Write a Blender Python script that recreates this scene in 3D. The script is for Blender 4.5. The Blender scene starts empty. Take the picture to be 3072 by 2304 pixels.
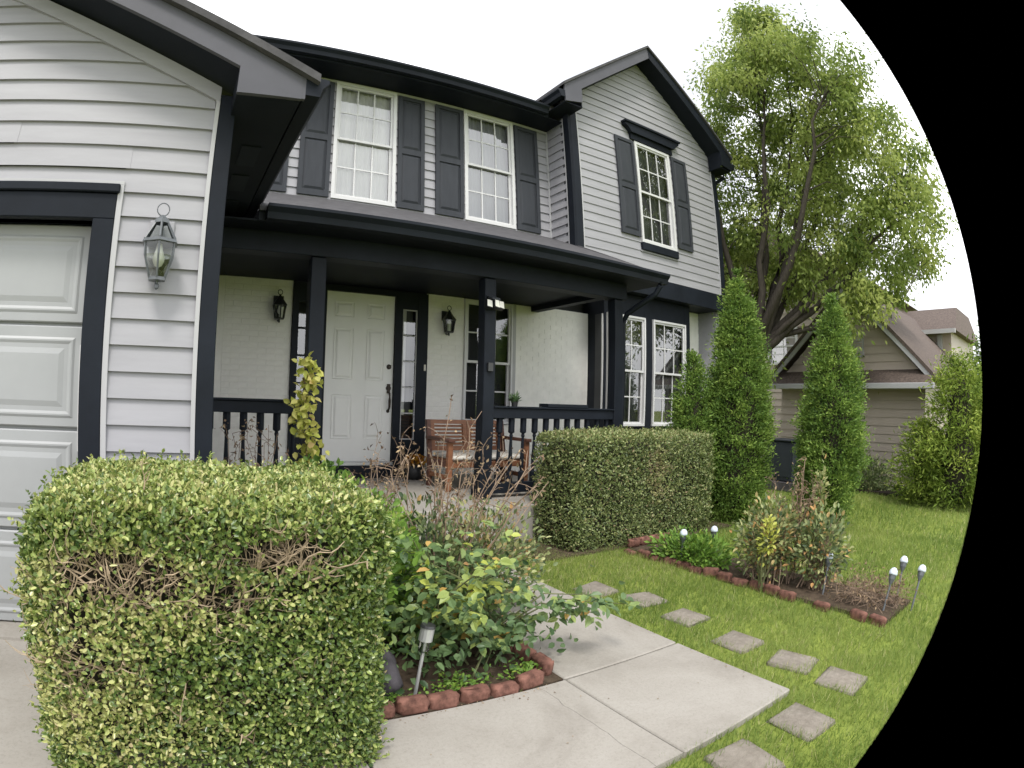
import bpy, bmesh, math, random
import numpy as np
from mathutils import Matrix, Vector

# ------------------------------------------------------------------ camera, sky, sun, exposure
SC = bpy.context.scene
COL = SC.collection
H = 1.28                      # camera height over the garden path; all z below are relative to the camera
PITCH, ROLL, YAW = 1.5796, 0.0329, -0.3433
cam = bpy.data.cameras.new('camera')
cam_o = bpy.data.objects.new('camera', cam)
COL.objects.link(cam_o)
cam_o.matrix_world = (Matrix.Translation((0, 0, H)) @ Matrix.Rotation(YAW, 4, 'Z')
                      @ Matrix.Rotation(PITCH, 4, 'X') @ Matrix.Rotation(ROLL, 4, 'Z'))
cam.type = 'PANO'             # clip-on fisheye lens, its axis left of the picture's middle
cam.panorama_type = 'FISHEYE_LENS_POLYNOMIAL'
cam.sensor_fit = 'HORIZONTAL'
cam.sensor_width = 36.0
cam.sensor_height = 27.0
cam.fisheye_polynomial_k0 = 0.0
cam.fisheye_polynomial_k1 = -0.5815 * 3.072 / 36.0
cam.fisheye_polynomial_k2 = 0.0
cam.fisheye_polynomial_k3 = 0.0
cam.fisheye_polynomial_k4 = 0.0
cam.fisheye_fov = 2 * 0.5815 * 1.8405
cam.shift_x = (1536 - 1106.1) / 3072
cam.shift_y = (1188.7 - 1152) / 3072
cam.clip_start = 0.02
cam.clip_end = 500
SC.camera = cam_o

SUN_EL, SUN_AZ = math.radians(58), math.radians(205)
world = bpy.data.worlds.new('World')
SC.world = world
world.use_nodes = True
wn, wl = world.node_tree.nodes, world.node_tree.links
wn.clear()
w_out = wn.new('ShaderNodeOutputWorld')
w_bg = wn.new('ShaderNodeBackground')
w_bg.inputs['Strength'].default_value = 0.10
w_sky = wn.new('ShaderNodeTexSky')
w_sky.sky_type = 'NISHITA'
w_sky.sun_disc = False
w_sky.sun_elevation = SUN_EL
w_sky.sun_rotation = SUN_AZ
w_sky.dust_density = 3.0
w_tc = wn.new('ShaderNodeTexCoord')
w_no = wn.new('ShaderNodeTexNoise')
w_no.inputs['Scale'].default_value = 2.2
w_no.inputs['Detail'].default_value = 5
w_no.inputs['Roughness'].default_value = 0.5
w_rp = wn.new('ShaderNodeValToRGB')
w_rp.color_ramp.elements[0].position = 0.38
w_rp.color_ramp.elements[0].color = (6.3, 6.45, 6.95, 1)
w_rp.color_ramp.elements[1].position = 0.60
w_rp.color_ramp.elements[1].color = (15.0, 15.1, 15.4, 1)
w_mx = wn.new('ShaderNodeMix')
w_mx.data_type = 'RGBA'
w_mx.inputs[0].default_value = 0.93          # closed cloud deck over the clear sky
wl.new(w_tc.outputs['Generated'], w_no.inputs['Vector'])
wl.new(w_no.outputs['Fac'], w_rp.inputs['Fac'])
wl.new(w_sky.outputs['Color'], w_mx.inputs[6])
wl.new(w_rp.outputs['Color'], w_mx.inputs[7])
wl.new(w_mx.outputs[2], w_bg.inputs['Color'])
wl.new(w_bg.outputs['Background'], w_out.inputs['Surface'])

sun = bpy.data.lights.new('sun', 'SUN')
sun.energy = 1.5
sun.angle = math.radians(14)
sun.color = (1.0, 0.96, 0.9)
sun_o = bpy.data.objects.new('sun', sun)
COL.objects.link(sun_o)
_d = Vector((math.sin(SUN_AZ) * math.cos(SUN_EL), math.cos(SUN_AZ) * math.cos(SUN_EL), math.sin(SUN_EL)))
sun_o.rotation_euler = _d.to_track_quat('Z', 'Y').to_euler()
sun_o.location = (0, -5, 12)

SC.view_settings.view_transform = 'Standard'
SC.view_settings.look = 'None'
SC.view_settings.gamma = 1.0
SC.view_settings.use_curve_mapping = False
SC.view_settings.exposure = 0.78
SC.render.engine = 'CYCLES'
SC.cycles.use_denoising = True
SC.cycles.max_bounces = 8
SC.cycles.transparent_max_bounces = 12
SC.cycles.diffuse_bounces = 3
SC.cycles.glossy_bounces = 3
SC.cycles.caustics_reflective = False
SC.cycles.caustics_refractive = False

rng = np.random.default_rng(7)
random.seed(7)
G = -H                         # ground level, relative to the camera

# ------------------------------------------------------------------ helpers
ROOT_LOC = {}


def wloc(parent):
    return ROOT_LOC.get(parent.name, (0.0, 0.0, 0.0)) if parent else (0.0, 0.0, 0.0)


def tag(o, label, cat, group=None):
    o['label'] = label
    o['category'] = cat
    if group:
        o['group'] = group
    return o


def thing(name, label, cat, loc, group=None):
    """Empty at the base of a thing; loc is camera relative"""
    o = bpy.data.objects.new(name, None)
    COL.objects.link(o)
    o.empty_display_size = 0.1
    o.location = (loc[0], loc[1], loc[2] + H)
    ROOT_LOC[o.name] = (loc[0], loc[1], loc[2])
    return tag(o, label, cat, group)


def link(name, me, mat, parent=None, loc=None, kind=None):
    o = bpy.data.objects.new(name, me)
    COL.objects.link(o)
    if mat is not None and len(me.materials) == 0:
        me.materials.append(mat)
    if parent is not None:
        o.parent = parent
        ROOT_LOC[o.name] = wloc(parent)
    elif loc is not None:
        o.location = (loc[0], loc[1], loc[2] + H)
        ROOT_LOC[o.name] = tuple(loc)
    if kind:
        o['kind'] = kind
    return o


class MB:
    """mesh builder, coordinates camera relative"""

    def __init__(self):
        self.v, self.f, self.smooth = [], [], False

    def add(self, vs, fs):
        n = len(self.v)
        self.v += [tuple(p) for p in vs]
        self.f += [tuple(i + n for i in f) for f in fs]
        return self

    def box(self, x0, x1, y0, y1, z0, z1):
        return self.add([(x0, y0, z0), (x1, y0, z0), (x1, y1, z0), (x0, y1, z0),
                         (x0, y0, z1), (x1, y0, z1), (x1, y1, z1), (x0, y1, z1)],
                        [(0, 3, 2, 1), (4, 5, 6, 7), (0, 1, 5, 4), (1, 2, 6, 5), (2, 3, 7, 6), (3, 0, 4, 7)])

    def prism_y(self, pts, y0, y1):
        """polygon in XZ (ccw seen from -Y) pushed from y0 (front) to y1"""
        n = len(pts)
        vs = [(x, y0, z) for x, z in pts] + [(x, y1, z) for x, z in pts]
        fs = [tuple(range(n)), tuple(range(2 * n - 1, n - 1, -1))]
        fs += [(i, i + n, (i + 1) % n + n, (i + 1) % n) for i in range(n)]
        return self.add(vs, fs)

    def prism_x(self, pts, x0, x1):
        """polygon in YZ pushed along X"""
        n = len(pts)
        vs = [(x0, y, z) for y, z in pts] + [(x1, y, z) for y, z in pts]
        fs = [tuple(range(n - 1, -1, -1)), tuple(range(n, 2 * n))]
        fs += [(i, (i + 1) % n, (i + 1) % n + n, i + n) for i in range(n)]
        return self.add(vs, fs)

    def tube(self, pts, r, n=6, cap=True):
        pts = [Vector(p) for p in pts]
        rs = r if isinstance(r, (list, tuple)) else [r] * len(pts)
        vs, fs = [], []
        for i, p in enumerate(pts):
            t = (pts[min(i + 1, len(pts) - 1)] - pts[max(i - 1, 0)])
            if t.length < 1e-9:
                t = Vector((0, 0, 1))
            t.normalize()
            a = t.cross(Vector((0, 0, 1))) if abs(t.z) < 0.95 else t.cross(Vector((1, 0, 0)))
            a.normalize()
            b = t.cross(a)
            for k in range(n):
                an = 2 * math.pi * k / n
                vs.append(p + (a * math.cos(an) + b * math.sin(an)) * rs[i])
        for i in range(len(pts) - 1):
            for k in range(n):
                fs.append((i * n + k, i * n + (k + 1) % n, (i + 1) * n + (k + 1) % n, (i + 1) * n + k))
        if cap:
            fs.append(tuple(range(n - 1, -1, -1)))
            fs.append(tuple(range((len(pts) - 1) * n, len(pts) * n)))
        return self.add(vs, fs)

    def lathe(self, c, prof, n=14, rot=0.0):
        """c = base point, prof = [(r, z)] """
        return self.tube([(c[0], c[1], c[2] + z) for r, z in prof], [max(r, 1e-4) for r, z in prof], n)

    def mesh(self, name, off=(0, 0, 0)):
        me = bpy.data.meshes.new(name)
        me.from_pydata([(x - off[0], y - off[1], z - off[2]) for x, y, z in self.v], [], self.f)
        if self.smooth:
            me.polygons.foreach_set('use_smooth', [True] * len(me.polygons))
        me.update()
        return me

    def build(self, name, mat, parent=None, loc=None, kind=None, fix=True, bevel=0.0):
        off = wloc(parent) if parent else (loc or (0, 0, -H))
        me = self.mesh(name, off)
        if fix or bevel:
            bm = bmesh.new()
            bm.from_mesh(me)
            bmesh.ops.recalc_face_normals(bm, faces=bm.faces)
            if bevel:
                bmesh.ops.bevel(bm, geom=bm.edges[:], offset=bevel, segments=1, affect='EDGES', profile=0.5)
            bm.to_mesh(me)
            bm.free()
        if parent is None and loc is None:
            loc = (0, 0, -H)
        return link(name, me, mat, parent, loc, kind)


def soup(name, V, F, mat, parent=None, loc=None, kind=None, tint=None, smooth=False):
    """V (n,3) camera relative, F (m,3) or (m,4) ints"""
    V = np.asarray(V, dtype=np.float32)
    off = np.array(wloc(parent) if parent else (loc or (0, 0, -H)), dtype=np.float32)
    V = V - off
    F = np.asarray(F, dtype=np.int32)
    k = F.shape[1]
    me = bpy.data.meshes.new(name)
    me.vertices.add(len(V))
    me.vertices.foreach_set('co', V.ravel())
    me.loops.add(F.size)
    me.loops.foreach_set('vertex_index', F.ravel())
    me.polygons.add(len(F))
    me.polygons.foreach_set('loop_start', np.arange(0, F.size, k, dtype=np.int32))
    me.polygons.foreach_set('loop_total', np.full(len(F), k, dtype=np.int32))
    if smooth:
        me.polygons.foreach_set('use_smooth', np.ones(len(F), dtype=bool))
    if tint is not None:
        a = me.attributes.new('tint', 'FLOAT', 'POINT')
        a.data.foreach_set('value', np.asarray(tint, dtype=np.float32))
    me.update(calc_edges=True)
    me.validate()
    if parent is None and loc is None:
        loc = (0, 0, -H)
    return link(name, me, mat, parent, loc, kind)


def unit(a):
    return a / (np.linalg.norm(a, axis=-1, keepdims=True) + 1e-9)


def leaf_arrays(P, D, N, L, W, shape='diamond', fold=0.18, droop=0.0):
    """flat arrays for leaves: P base points, D along, N surface normal"""
    D = unit(D)
    S = unit(np.cross(D, N))
    N = unit(np.cross(S, D))
    L = np.broadcast_to(L, (len(P),))[:, None]
    W = np.broadcast_to(W, (len(P),))[:, None]
    n = len(P)
    if shape == 'diamond':
        pts = [P, P + D * L * .5 + S * W * .5 + N * W * fold, P + D * L - N * L * droop, P + D * L * .5 - S * W * .5 + N * W * fold]
        V = np.stack(pts, 1).reshape(-1, 3)
        b = np.arange(n)[:, None] * 4
        F = np.concatenate([b + np.array([[0, 1, 2]]), b + np.array([[0, 2, 3]])], 1).reshape(-1, 3)
        return V, F, 4
    if shape == 'oval':
        pts = [P, P + D * L * .28 + S * W * .46 + N * W * fold, P + D * L * .66 + S * W * .42 + N * W * fold * .8,
               P + D * L - N * L * droop, P + D * L * .66 - S * W * .42 + N * W * fold * .8, P + D * L * .28 - S * W * .46 + N * W * fold]
        V = np.stack(pts, 1).reshape(-1, 3)
        b = np.arange(n)[:, None] * 6
        F = np.concatenate([b + np.array([[0, 1, 2, 3]]), b + np.array([[0, 3, 4, 5]])], 1).reshape(-1, 4)
        return V, F, 6
    if shape == 'blade':
        pts = [P - S * W * .5, P + S * W * .5, P + D * L - N * L * droop]
        V = np.stack(pts, 1).reshape(-1, 3)
        F = np.arange(n * 3).reshape(-1, 3)
        return V, F, 3


def leaves(name, mat, parent, P, D, N, L, W, tint, shape='diamond', fold=0.18, droop=0.0, kind=None, loc=None):
    V, F, k = leaf_arrays(P, D, N, L, W, shape, fold, droop)
    return soup(name, V, F, mat, parent, loc, kind, np.repeat(tint, k))


def rnd_dir(n):
    return unit(rng.normal(size=(n, 3)))


# ------------------------------------------------------------------ materials
def mat_new(name):
    m = bpy.data.materials.new(name)
    m.use_nodes = True
    nt = m.node_tree
    b = nt.nodes['Principled BSDF']
    return m, nt, b


def noise_ramp(nt, stops, scale, detail=4, rough=0.6, coord='Object', stretch=None, dist=0.0):
    tc = nt.nodes.new('ShaderNodeTexCoord')
    no = nt.nodes.new('ShaderNodeTexNoise')
    no.inputs['Scale'].default_value = scale
    no.inputs['Detail'].default_value = detail
    no.inputs['Roughness'].default_value = rough
    no.inputs['Distortion'].default_value = dist
    src = tc.outputs[coord]
    if stretch:
        mp = nt.nodes.new('ShaderNodeMapping')
        mp.inputs['Scale'].default_value = stretch
        nt.links.new(src, mp.inputs['Vector'])
        src = mp.outputs['Vector']
    nt.links.new(src, no.inputs['Vector'])
    rp = nt.nodes.new('ShaderNodeValToRGB')
    els = rp.color_ramp.elements
    els[0].position, els[0].color = stops[0][0], (*stops[0][1], 1)
    els[1].position, els[1].color = stops[-1][0], (*stops[-1][1], 1)
    for p, c in stops[1:-1]:
        e = els.new(p)
        e.color = (*c, 1)
    nt.links.new(no.outputs['Fac'], rp.inputs['Fac'])
    return no, rp


def bump(nt, b, src, strength=0.2, dist=0.005):
    bp = nt.nodes.new('ShaderNodeBump')
    bp.inputs['Strength'].default_value = strength
    bp.inputs['Distance'].default_value = dist
    nt.links.new(src, bp.inputs['Height'])
    nt.links.new(bp.outputs['Normal'], b.inputs['Normal'])
    return bp


def paint(name, col, rough=0.5, var=0.12, scale=3.0, grain=None, spec=0.4, bs=0.05):
    m, nt, b = mat_new(name)
    lo = tuple(c * (1 - var) for c in col)
    hi = tuple(min(1, c * (1 + var)) for c in col)
    no, rp = noise_ramp(nt, [(0.3, lo), (0.7, hi)], scale, 6, 0.65, stretch=grain)
    nt.links.new(rp.outputs['Color'], b.inputs['Base Color'])
    b.inputs['Roughness'].default_value = rough
    b.inputs['Specular IOR Level'].default_value = spec
    n2 = nt.nodes.new('ShaderNodeTexNoise')
    n2.inputs['Scale'].default_value = scale * 25
    n2.inputs['Detail'].default_value = 3
    tc = nt.nodes.new('ShaderNodeTexCoord')
    nt.links.new(tc.outputs['Object'], n2.inputs['Vector'])
    bump(nt, b, n2.outputs['Fac'], bs, 0.004)
    return m


def leaf_mat(name, stops, rough=0.45, trans=0.25, spec=0.35):
    """colour from the per-leaf tint"""
    m, nt, b = mat_new(name)
    at = nt.nodes.new('ShaderNodeAttribute')
    at.attribute_name = 'tint'
    rp = nt.nodes.new('ShaderNodeValToRGB')
    els = rp.color_ramp.elements
    els[0].position, els[0].color = stops[0][0], (*stops[0][1], 1)
    els[1].position, els[1].color = stops[-1][0], (*stops[-1][1], 1)
    for p, c in stops[1:-1]:
        els.new(p).color = (*c, 1)
    nt.links.new(at.outputs['Fac'], rp.inputs['Fac'])
    nt.links.new(rp.outputs['Color'], b.inputs['Base Color'])
    b.inputs['Roughness'].default_value = rough
    b.inputs['Specular IOR Level'].default_value = spec
    tr = nt.nodes.new('ShaderNodeBsdfTranslucent')
    nt.links.new(rp.outputs['Color'], tr.inputs['Color'])
    mx = nt.nodes.new('ShaderNodeMixShader')
    mx.inputs[0].default_value = trans
    out = nt.nodes['Material Output']
    nt.links.new(b.outputs[0], mx.inputs[1])
    nt.links.new(tr.outputs[0], mx.inputs[2])
    nt.links.new(mx.outputs[0], out.inputs['Surface'])
    return m


def glass_mat(name, tint=(0.9, 0.95, 0.95), refl=0.16):
    m, nt, b = mat_new(name)
    nt.nodes.remove(b)
    tr = nt.nodes.new('ShaderNodeBsdfTransparent')
    tr.inputs['Color'].default_value = (*tint, 1)
    gl = nt.nodes.new('ShaderNodeBsdfGlossy')
    gl.inputs['Roughness'].default_value = 0.02
    fr = nt.nodes.new('ShaderNodeFresnel')
    fr.inputs['IOR'].default_value = 1.5
    ad = nt.nodes.new('ShaderNodeMath')
    ad.operation = 'MULTIPLY_ADD'
    ad.inputs[1].default_value = 1.6
    ad.inputs[2].default_value = refl - 0.064
    ad.use_clamp = True
    nt.links.new(fr.outputs[0], ad.inputs[0])
    mx = nt.nodes.new('ShaderNodeMixShader')
    nt.links.new(ad.outputs[0], mx.inputs[0])
    nt.links.new(tr.outputs[0], mx.inputs[1])
    nt.links.new(gl.outputs[0], mx.inputs[2])
    nt.links.new(mx.outputs[0], nt.nodes['Material Output'].inputs['Surface'])
    return m


M = {}
M['siding'] = paint('vinyl_siding', (0.318, 0.316, 0.336), 0.5, 0.09, 1.2, (1, 8, 8), 0.4)
M['siding_n'] = paint('neighbour_siding', (0.45, 0.385, 0.33), 0.55, 0.06, 2.0)
M['channel'] = paint('white_channel', (0.42, 0.42, 0.43), 0.45, 0.03)
M['dark'] = paint('charcoal_trim', (0.011, 0.014, 0.020), 0.55, 0.25, 2.5, None, 0.16, 0.08)
M['dark2'] = paint('charcoal_soffit', (0.010, 0.0125, 0.018), 0.6, 0.2, 2.5, None, 0.14)
M['fascia'] = paint('charcoal_skylit', (0.085, 0.085, 0.099), 0.5, 0.12, 2.0, None, 0.25)  # paler copy of the charcoal trim, sky glare put into its colour
M['shutter'] = paint('shutter_grey', (0.043, 0.047, 0.055), 0.55, 0.12, 3.0, (6, 1, 1), 0.2)
M['gdoor'] = paint('garage_door_paint', (0.335, 0.345, 0.348), 0.45, 0.06, 1.5)
M['white'] = paint('white_vinyl', (0.62, 0.62, 0.62), 0.4, 0.03)
M['doorwhite'] = paint('white_door_paint', (0.83, 0.83, 0.81), 0.4, 0.03)
M['brickw'] = paint('painted_brick', (0.82, 0.81, 0.77), 0.65, 0.06, 7.0, None, 0.25, 0.35)
M['interior'] = paint('dim_room', (0.05, 0.052, 0.055), 0.8, 0.2)  # dark backing at the windows, unlit room depth put into its colour
M['curtain'] = paint('sheer_curtain', (0.82, 0.82, 0.80), 0.9, 0.08, 1.5, (14, 1, 0.6), 0.1)
M['curtain2'] = paint('grey_sheer_curtain', (0.36, 0.37, 0.39), 0.9, 0.2, 1.5, (14, 1, 0.6), 0.1)
M['curtain3'] = paint('dim_curtain', (0.14, 0.145, 0.15), 0.9, 0.3, 1.5, (14, 1, 0.6), 0.1)
M['glass'] = glass_mat('window_glass', (0.97, 0.98, 0.98), 0.21)
M['glasslamp'] = glass_mat('lamp_glass', (0.93, 0.96, 0.94), 0.07)
M['bronze'] = paint('dark_bronze', (0.05, 0.04, 0.035), 0.35, 0.2, 10)
M['bronze'].node_tree.nodes['Principled BSDF'].inputs['Metallic'].default_value = 0.7
M['lampmetal'] = paint('black_lamp_metal', (0.025, 0.026, 0.028), 0.35, 0.2, 10, None, 0.6)
M['lampgrey'] = paint('weathered_lamp_metal', (0.10, 0.11, 0.12), 0.35, 0.25, 14, None, 0.6)
M['bulb'] = paint('frosted_bulb', (0.80, 0.79, 0.74), 0.3, 0.02)
M['shingle'] = paint('roof_shingle', (0.07, 0.068, 0.072), 0.9, 0.35, 9)
M['shingle_n'] = paint('brown_shingle', (0.105, 0.08, 0.068), 0.9, 0.45, 22)
M['wood'] = paint('bench_wood', (0.26, 0.115, 0.06), 0.5, 0.3, 4.0, (3, 3, 14))
M['wood2'] = paint('bench_wood_dark', (0.13, 0.06, 0.042), 0.5, 0.3, 4.0, (3, 3, 14))
M['cushion'] = paint('cream_cushion', (0.70, 0.67, 0.61), 0.9, 0.06, 6)
M['flood'] = paint('floodlight_lens', (0.80, 0.78, 0.70), 0.35, 0.05)
M['acmetal'] = paint('grey_cabinet', (0.022, 0.027, 0.036), 0.5, 0.1)
M['tin'] = paint('brushed_tin', (0.55, 0.56, 0.57), 0.35, 0.1, 10)
M['tin'].node_tree.nodes['Principled BSDF'].inputs['Metallic'].default_value = 0.6
M['lamphead'] = paint('pale_plastic_cap', (0.62, 0.68, 0.78), 0.3, 0.05, 10)
M['terracotta'] = paint('terracotta', (0.175, 0.085, 0.064), 0.88, 0.6, 18, None, 0.2, 0.5)
M['rock'] = paint('dark_rock', (0.075, 0.068, 0.075), 0.8, 0.4, 8, None, 0.3, 0.7)
M['bark'] = paint('bark', (0.062, 0.053, 0.043), 0.9, 0.4, 9, (4, 4, 0.7), 0.2, 0.9)
M['twig'] = paint('dry_twig', (0.36, 0.275, 0.185), 0.85, 0.35, 15)
M['cane'] = paint('dry_cane', (0.24, 0.17, 0.12), 0.8, 0.4, 10)
M['stem'] = paint('green_stem', (0.11, 0.12, 0.05), 0.7, 0.3, 10)
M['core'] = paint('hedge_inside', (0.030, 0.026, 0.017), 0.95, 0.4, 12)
M['pot'] = paint('dark_pot', (0.03, 0.03, 0.032), 0.5, 0.2, 8)
M['rubber'] = paint('doormat', (0.02, 0.02, 0.022), 0.9, 0.3, 20)

M['hedge'] = leaf_mat('hedge_leaf', [(0.0, (0.040, 0.085, 0.020)), (0.4, (0.125, 0.19, 0.046)), (0.7, (0.31, 0.38, 0.10)),
                                     (0.9, (0.50, 0.53, 0.19)), (1.0, (0.50, 0.41, 0.23))], 0.27, 0.25, 0.6)
M['hedge2'] = leaf_mat('clipped_hedge_leaf', [(0.0, (0.060, 0.095, 0.034)), (0.5, (0.20, 0.25, 0.085)), (0.85, (0.40, 0.43, 0.18)),
                                              (1.0, (0.34, 0.24, 0.14))], 0.42, 0.25, 0.45)
M['arb'] = leaf_mat('arborvitae_spray', [(0.0, (0.050, 0.105, 0.024)), (0.5, (0.165, 0.27, 0.052)), (1.0, (0.33, 0.44, 0.095))], 0.55, 0.25, 0.25)
M['conifer'] = leaf_mat('far_conifer', [(0.0, (0.08, 0.13, 0.025)), (0.5, (0.22, 0.31, 0.05)), (1.0, (0.40, 0.47, 0.10))], 0.6, 0.25, 0.2)
M['tree'] = leaf_mat('tree_leaf', [(0.0, (0.095, 0.15, 0.032)), (0.5, (0.235, 0.31, 0.07)), (1.0, (0.41, 0.47, 0.13))], 0.5, 0.5, 0.3)
M['rose'] = leaf_mat('rose_leaf', [(0.0, (0.050, 0.100, 0.040)), (0.5, (0.145, 0.225, 0.090)), (0.8, (0.28, 0.36, 0.11)),
                                   (0.93, (0.48, 0.53, 0.11)), (1.0, (0.52, 0.30, 0.09))], 0.4, 0.28, 0.4)
M['peren'] = leaf_mat('perennial_leaf', [(0.0, (0.09, 0.18, 0.035)), (0.6, (0.20, 0.34, 0.055)), (1.0, (0.42, 0.50, 0.09))], 0.5, 0.3, 0.3)
M['vine'] = leaf_mat('golden_vine_leaf', [(0.0, (0.44, 0.48, 0.09)), (0.6, (0.68, 0.63, 0.20)), (1.0, (0.62, 0.40, 0.20))], 0.5, 0.3, 0.3)
M['bedrose'] = leaf_mat('bed_shrub_leaf', [(0.0, (0.065, 0.105, 0.05)), (0.5, (0.21, 0.265, 0.11)), (0.8, (0.43, 0.44, 0.20)), (1.0, (0.52, 0.30, 0.12))], 0.5, 0.25, 0.35)
M['dead'] = leaf_mat('withered_leaf', [(0.0, (0.085, 0.055, 0.04)), (0.6, (0.26, 0.18, 0.115)), (1.0, (0.44, 0.33, 0.20))], 0.8, 0.15, 0.2)
M['grass'] = leaf_mat('grass_blade', [(0.0, (0.105, 0.18, 0.032)), (0.5, (0.215, 0.295, 0.068)), (0.88, (0.37, 0.42, 0.125)), (1.0, (0.54, 0.47, 0.28))], 0.5, 0.4, 0.3)
M['flower'] = leaf_mat('orange_flower', [(0.0, (0.55, 0.20, 0.03)), (1.0, (0.68, 0.42, 0.05))], 0.6, 0.2, 0.2)


def concrete():
    m, nt, b = mat_new('concrete')
    no, rp = noise_ramp(nt, [(0.25, (0.235, 0.214, 0.186)), (0.5, (0.325, 0.303, 0.269)), (0.75, (0.378, 0.357, 0.323))], 1.6, 8, 0.7, dist=0.4)
    n2, rp2 = noise_ramp(nt, [(0.32, (0.55, 0.53, 0.50)), (0.5, (0.95, 0.95, 0.95)), (0.62, (1, 1, 1))], 60.0, 12, 0.9)
    mx = nt.nodes.new('ShaderNodeMix')
    mx.data_type = 'RGBA'
    mx.blend_type = 'MULTIPLY'
    mx.inputs[0].default_value = 0.7
    nt.links.new(rp.outputs[0], mx.inputs[6])
    nt.links.new(rp2.outputs[0], mx.inputs[7])
    nt.links.new(mx.outputs[2], b.inputs['Base Color'])
    b.inputs['Roughness'].default_value = 0.85
    b.inputs['Specular IOR Level'].default_value = 0.25
    n3 = nt.nodes.new('ShaderNodeTexNoise')
    n3.inputs['Scale'].default_value = 120
    n3.inputs['Detail'].default_value = 4
    tc = nt.nodes.new('ShaderNodeTexCoord')
    nt.links.new(tc.outputs['Object'], n3.inputs['Vector'])
    bump(nt, b, n3.outputs['Fac'], 0.25, 0.004)
    return m


def soil(name, a, bcol, scale=14):
    m, nt, b = mat_new(name)
    no, rp = noise_ramp(nt, [(0.3, a), (0.7, bcol)], scale, 10, 0.75)
    nt.links.new(rp.outputs[0], b.inputs['Base Color'])
    b.inputs['Roughness'].default_value = 0.95
    b.inputs['Specular IOR Level'].default_value = 0.15
    bump(nt, b, no.outputs['Fac'], 0.8, 0.03)
    return m


M['concrete'] = concrete()
M['stone'] = soil('paver_stone', (0.19, 0.165, 0.135), (0.34, 0.305, 0.26), 13)
M['soil'] = soil('garden_soil', (0.04, 0.03, 0.022), (0.13, 0.095, 0.065))
M['mulch'] = soil('dark_mulch', (0.012, 0.010, 0.009), (0.05, 0.038, 0.03), 30)
M['turf'] = soil('turf', (0.12, 0.16, 0.035), (0.25, 0.30, 0.06), 3.0)
M['crack'] = soil('joint_dirt', (0.10, 0.085, 0.07), (0.20, 0.175, 0.145), 40)

# ------------------------------------------------------------------ the setting: ground, drive, path
def sheet(name, x0, x1, y0, y1, z, mat, kind='structure', thick=None):
    b = MB()
    if thick:
        b.box(x0, x1, y0, y1, z - thick, z)
    else:
        b.add([(x0, y0, z), (x1, y0, z), (x1, y1, z), (x0, y1, z)], [(0, 1, 2, 3)])
    return b.build(name, mat, kind=kind, fix=bool(thick))


sheet('lawn', -150, 150, -150, 150, G - 0.035, M['turf'])
sheet('driveway', -7.0, -0.30, -14, 2.80, G - 0.012, M['concrete'], thick=0.1)
apron = sheet('garage_slab', -5.6, -0.36, 2.80, 3.30, G + 0.004, M['concrete'], thick=0.12)

# walk: slabs with recessed joints, each slab a piece of the walk
walk = MB().box(-0.30, 2.50, 1.125, 1.87, G - 0.16, G - 0.045).box(1.70, 2.50, 1.87, 4.30, G - 0.16, G - 0.045).build('garden_walk', M['crack'], kind='structure')
for (x0, x1, y0, y1) in [(-0.29, 0.62, 1.12, 1.88), (1.697, 2.51, 1.12, 1.884),
                         (1.695, 2.51, 1.896, 2.75), (1.695, 2.51, 2.762, 3.55), (1.695, 2.51, 3.562, 4.02)]:
    MB().box(x0, x1, y0, y1, G - 0.1, G).build('slab', M['concrete'], walk, bevel=0.006)

_ck = [(1.535 + random.gauss(0, .006), 1.12 + .76 * k / 16) for k in range(17)]
for pts in ([(0.63, 1.12)] + [(x - .0009, y) for x, y in _ck] + [(0.63, 1.88)], [(x + .0009, y) for x, y in _ck] + [(1.685, 1.88), (1.685, 1.12)]):
    n_ = len(pts)
    MB().add([(x, y, G) for x, y in pts] + [(x, y, G - .1) for x, y in pts], [tuple(range(n_)), tuple(range(2 * n_ - 1, n_ - 1, -1))] + [(i, i + n_, (i + 1) % n_ + n_, (i + 1) % n_) for i in range(n_)]).build('slab', M['concrete'], walk)

sheet('flower_bed', 0.55, 1.69, 1.90, 4.34, G - 0.004, M['soil'], thick=0.1)
sheet('side_bed', 3.86, 4.44, 1.10, 3.66, G - 0.008, M['soil'], thick=0.1)
sheet('hedge_bed', 2.9, 5.7, 3.72, 4.35, G - 0.014, M['soil'], thick=0.1)
sheet('mulch_bed', 10.0, 11.0, 0.6, 5.2, G + 0.01, M['mulch'], thick=0.1)

# ------------------------------------------------------------------ the house
E_ = 0.131                    # siding exposure
house = thing('house', 'two storey house with pale lap siding, charcoal trim, front porch and garage', 'house', (2.0, 6.5, G))


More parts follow.
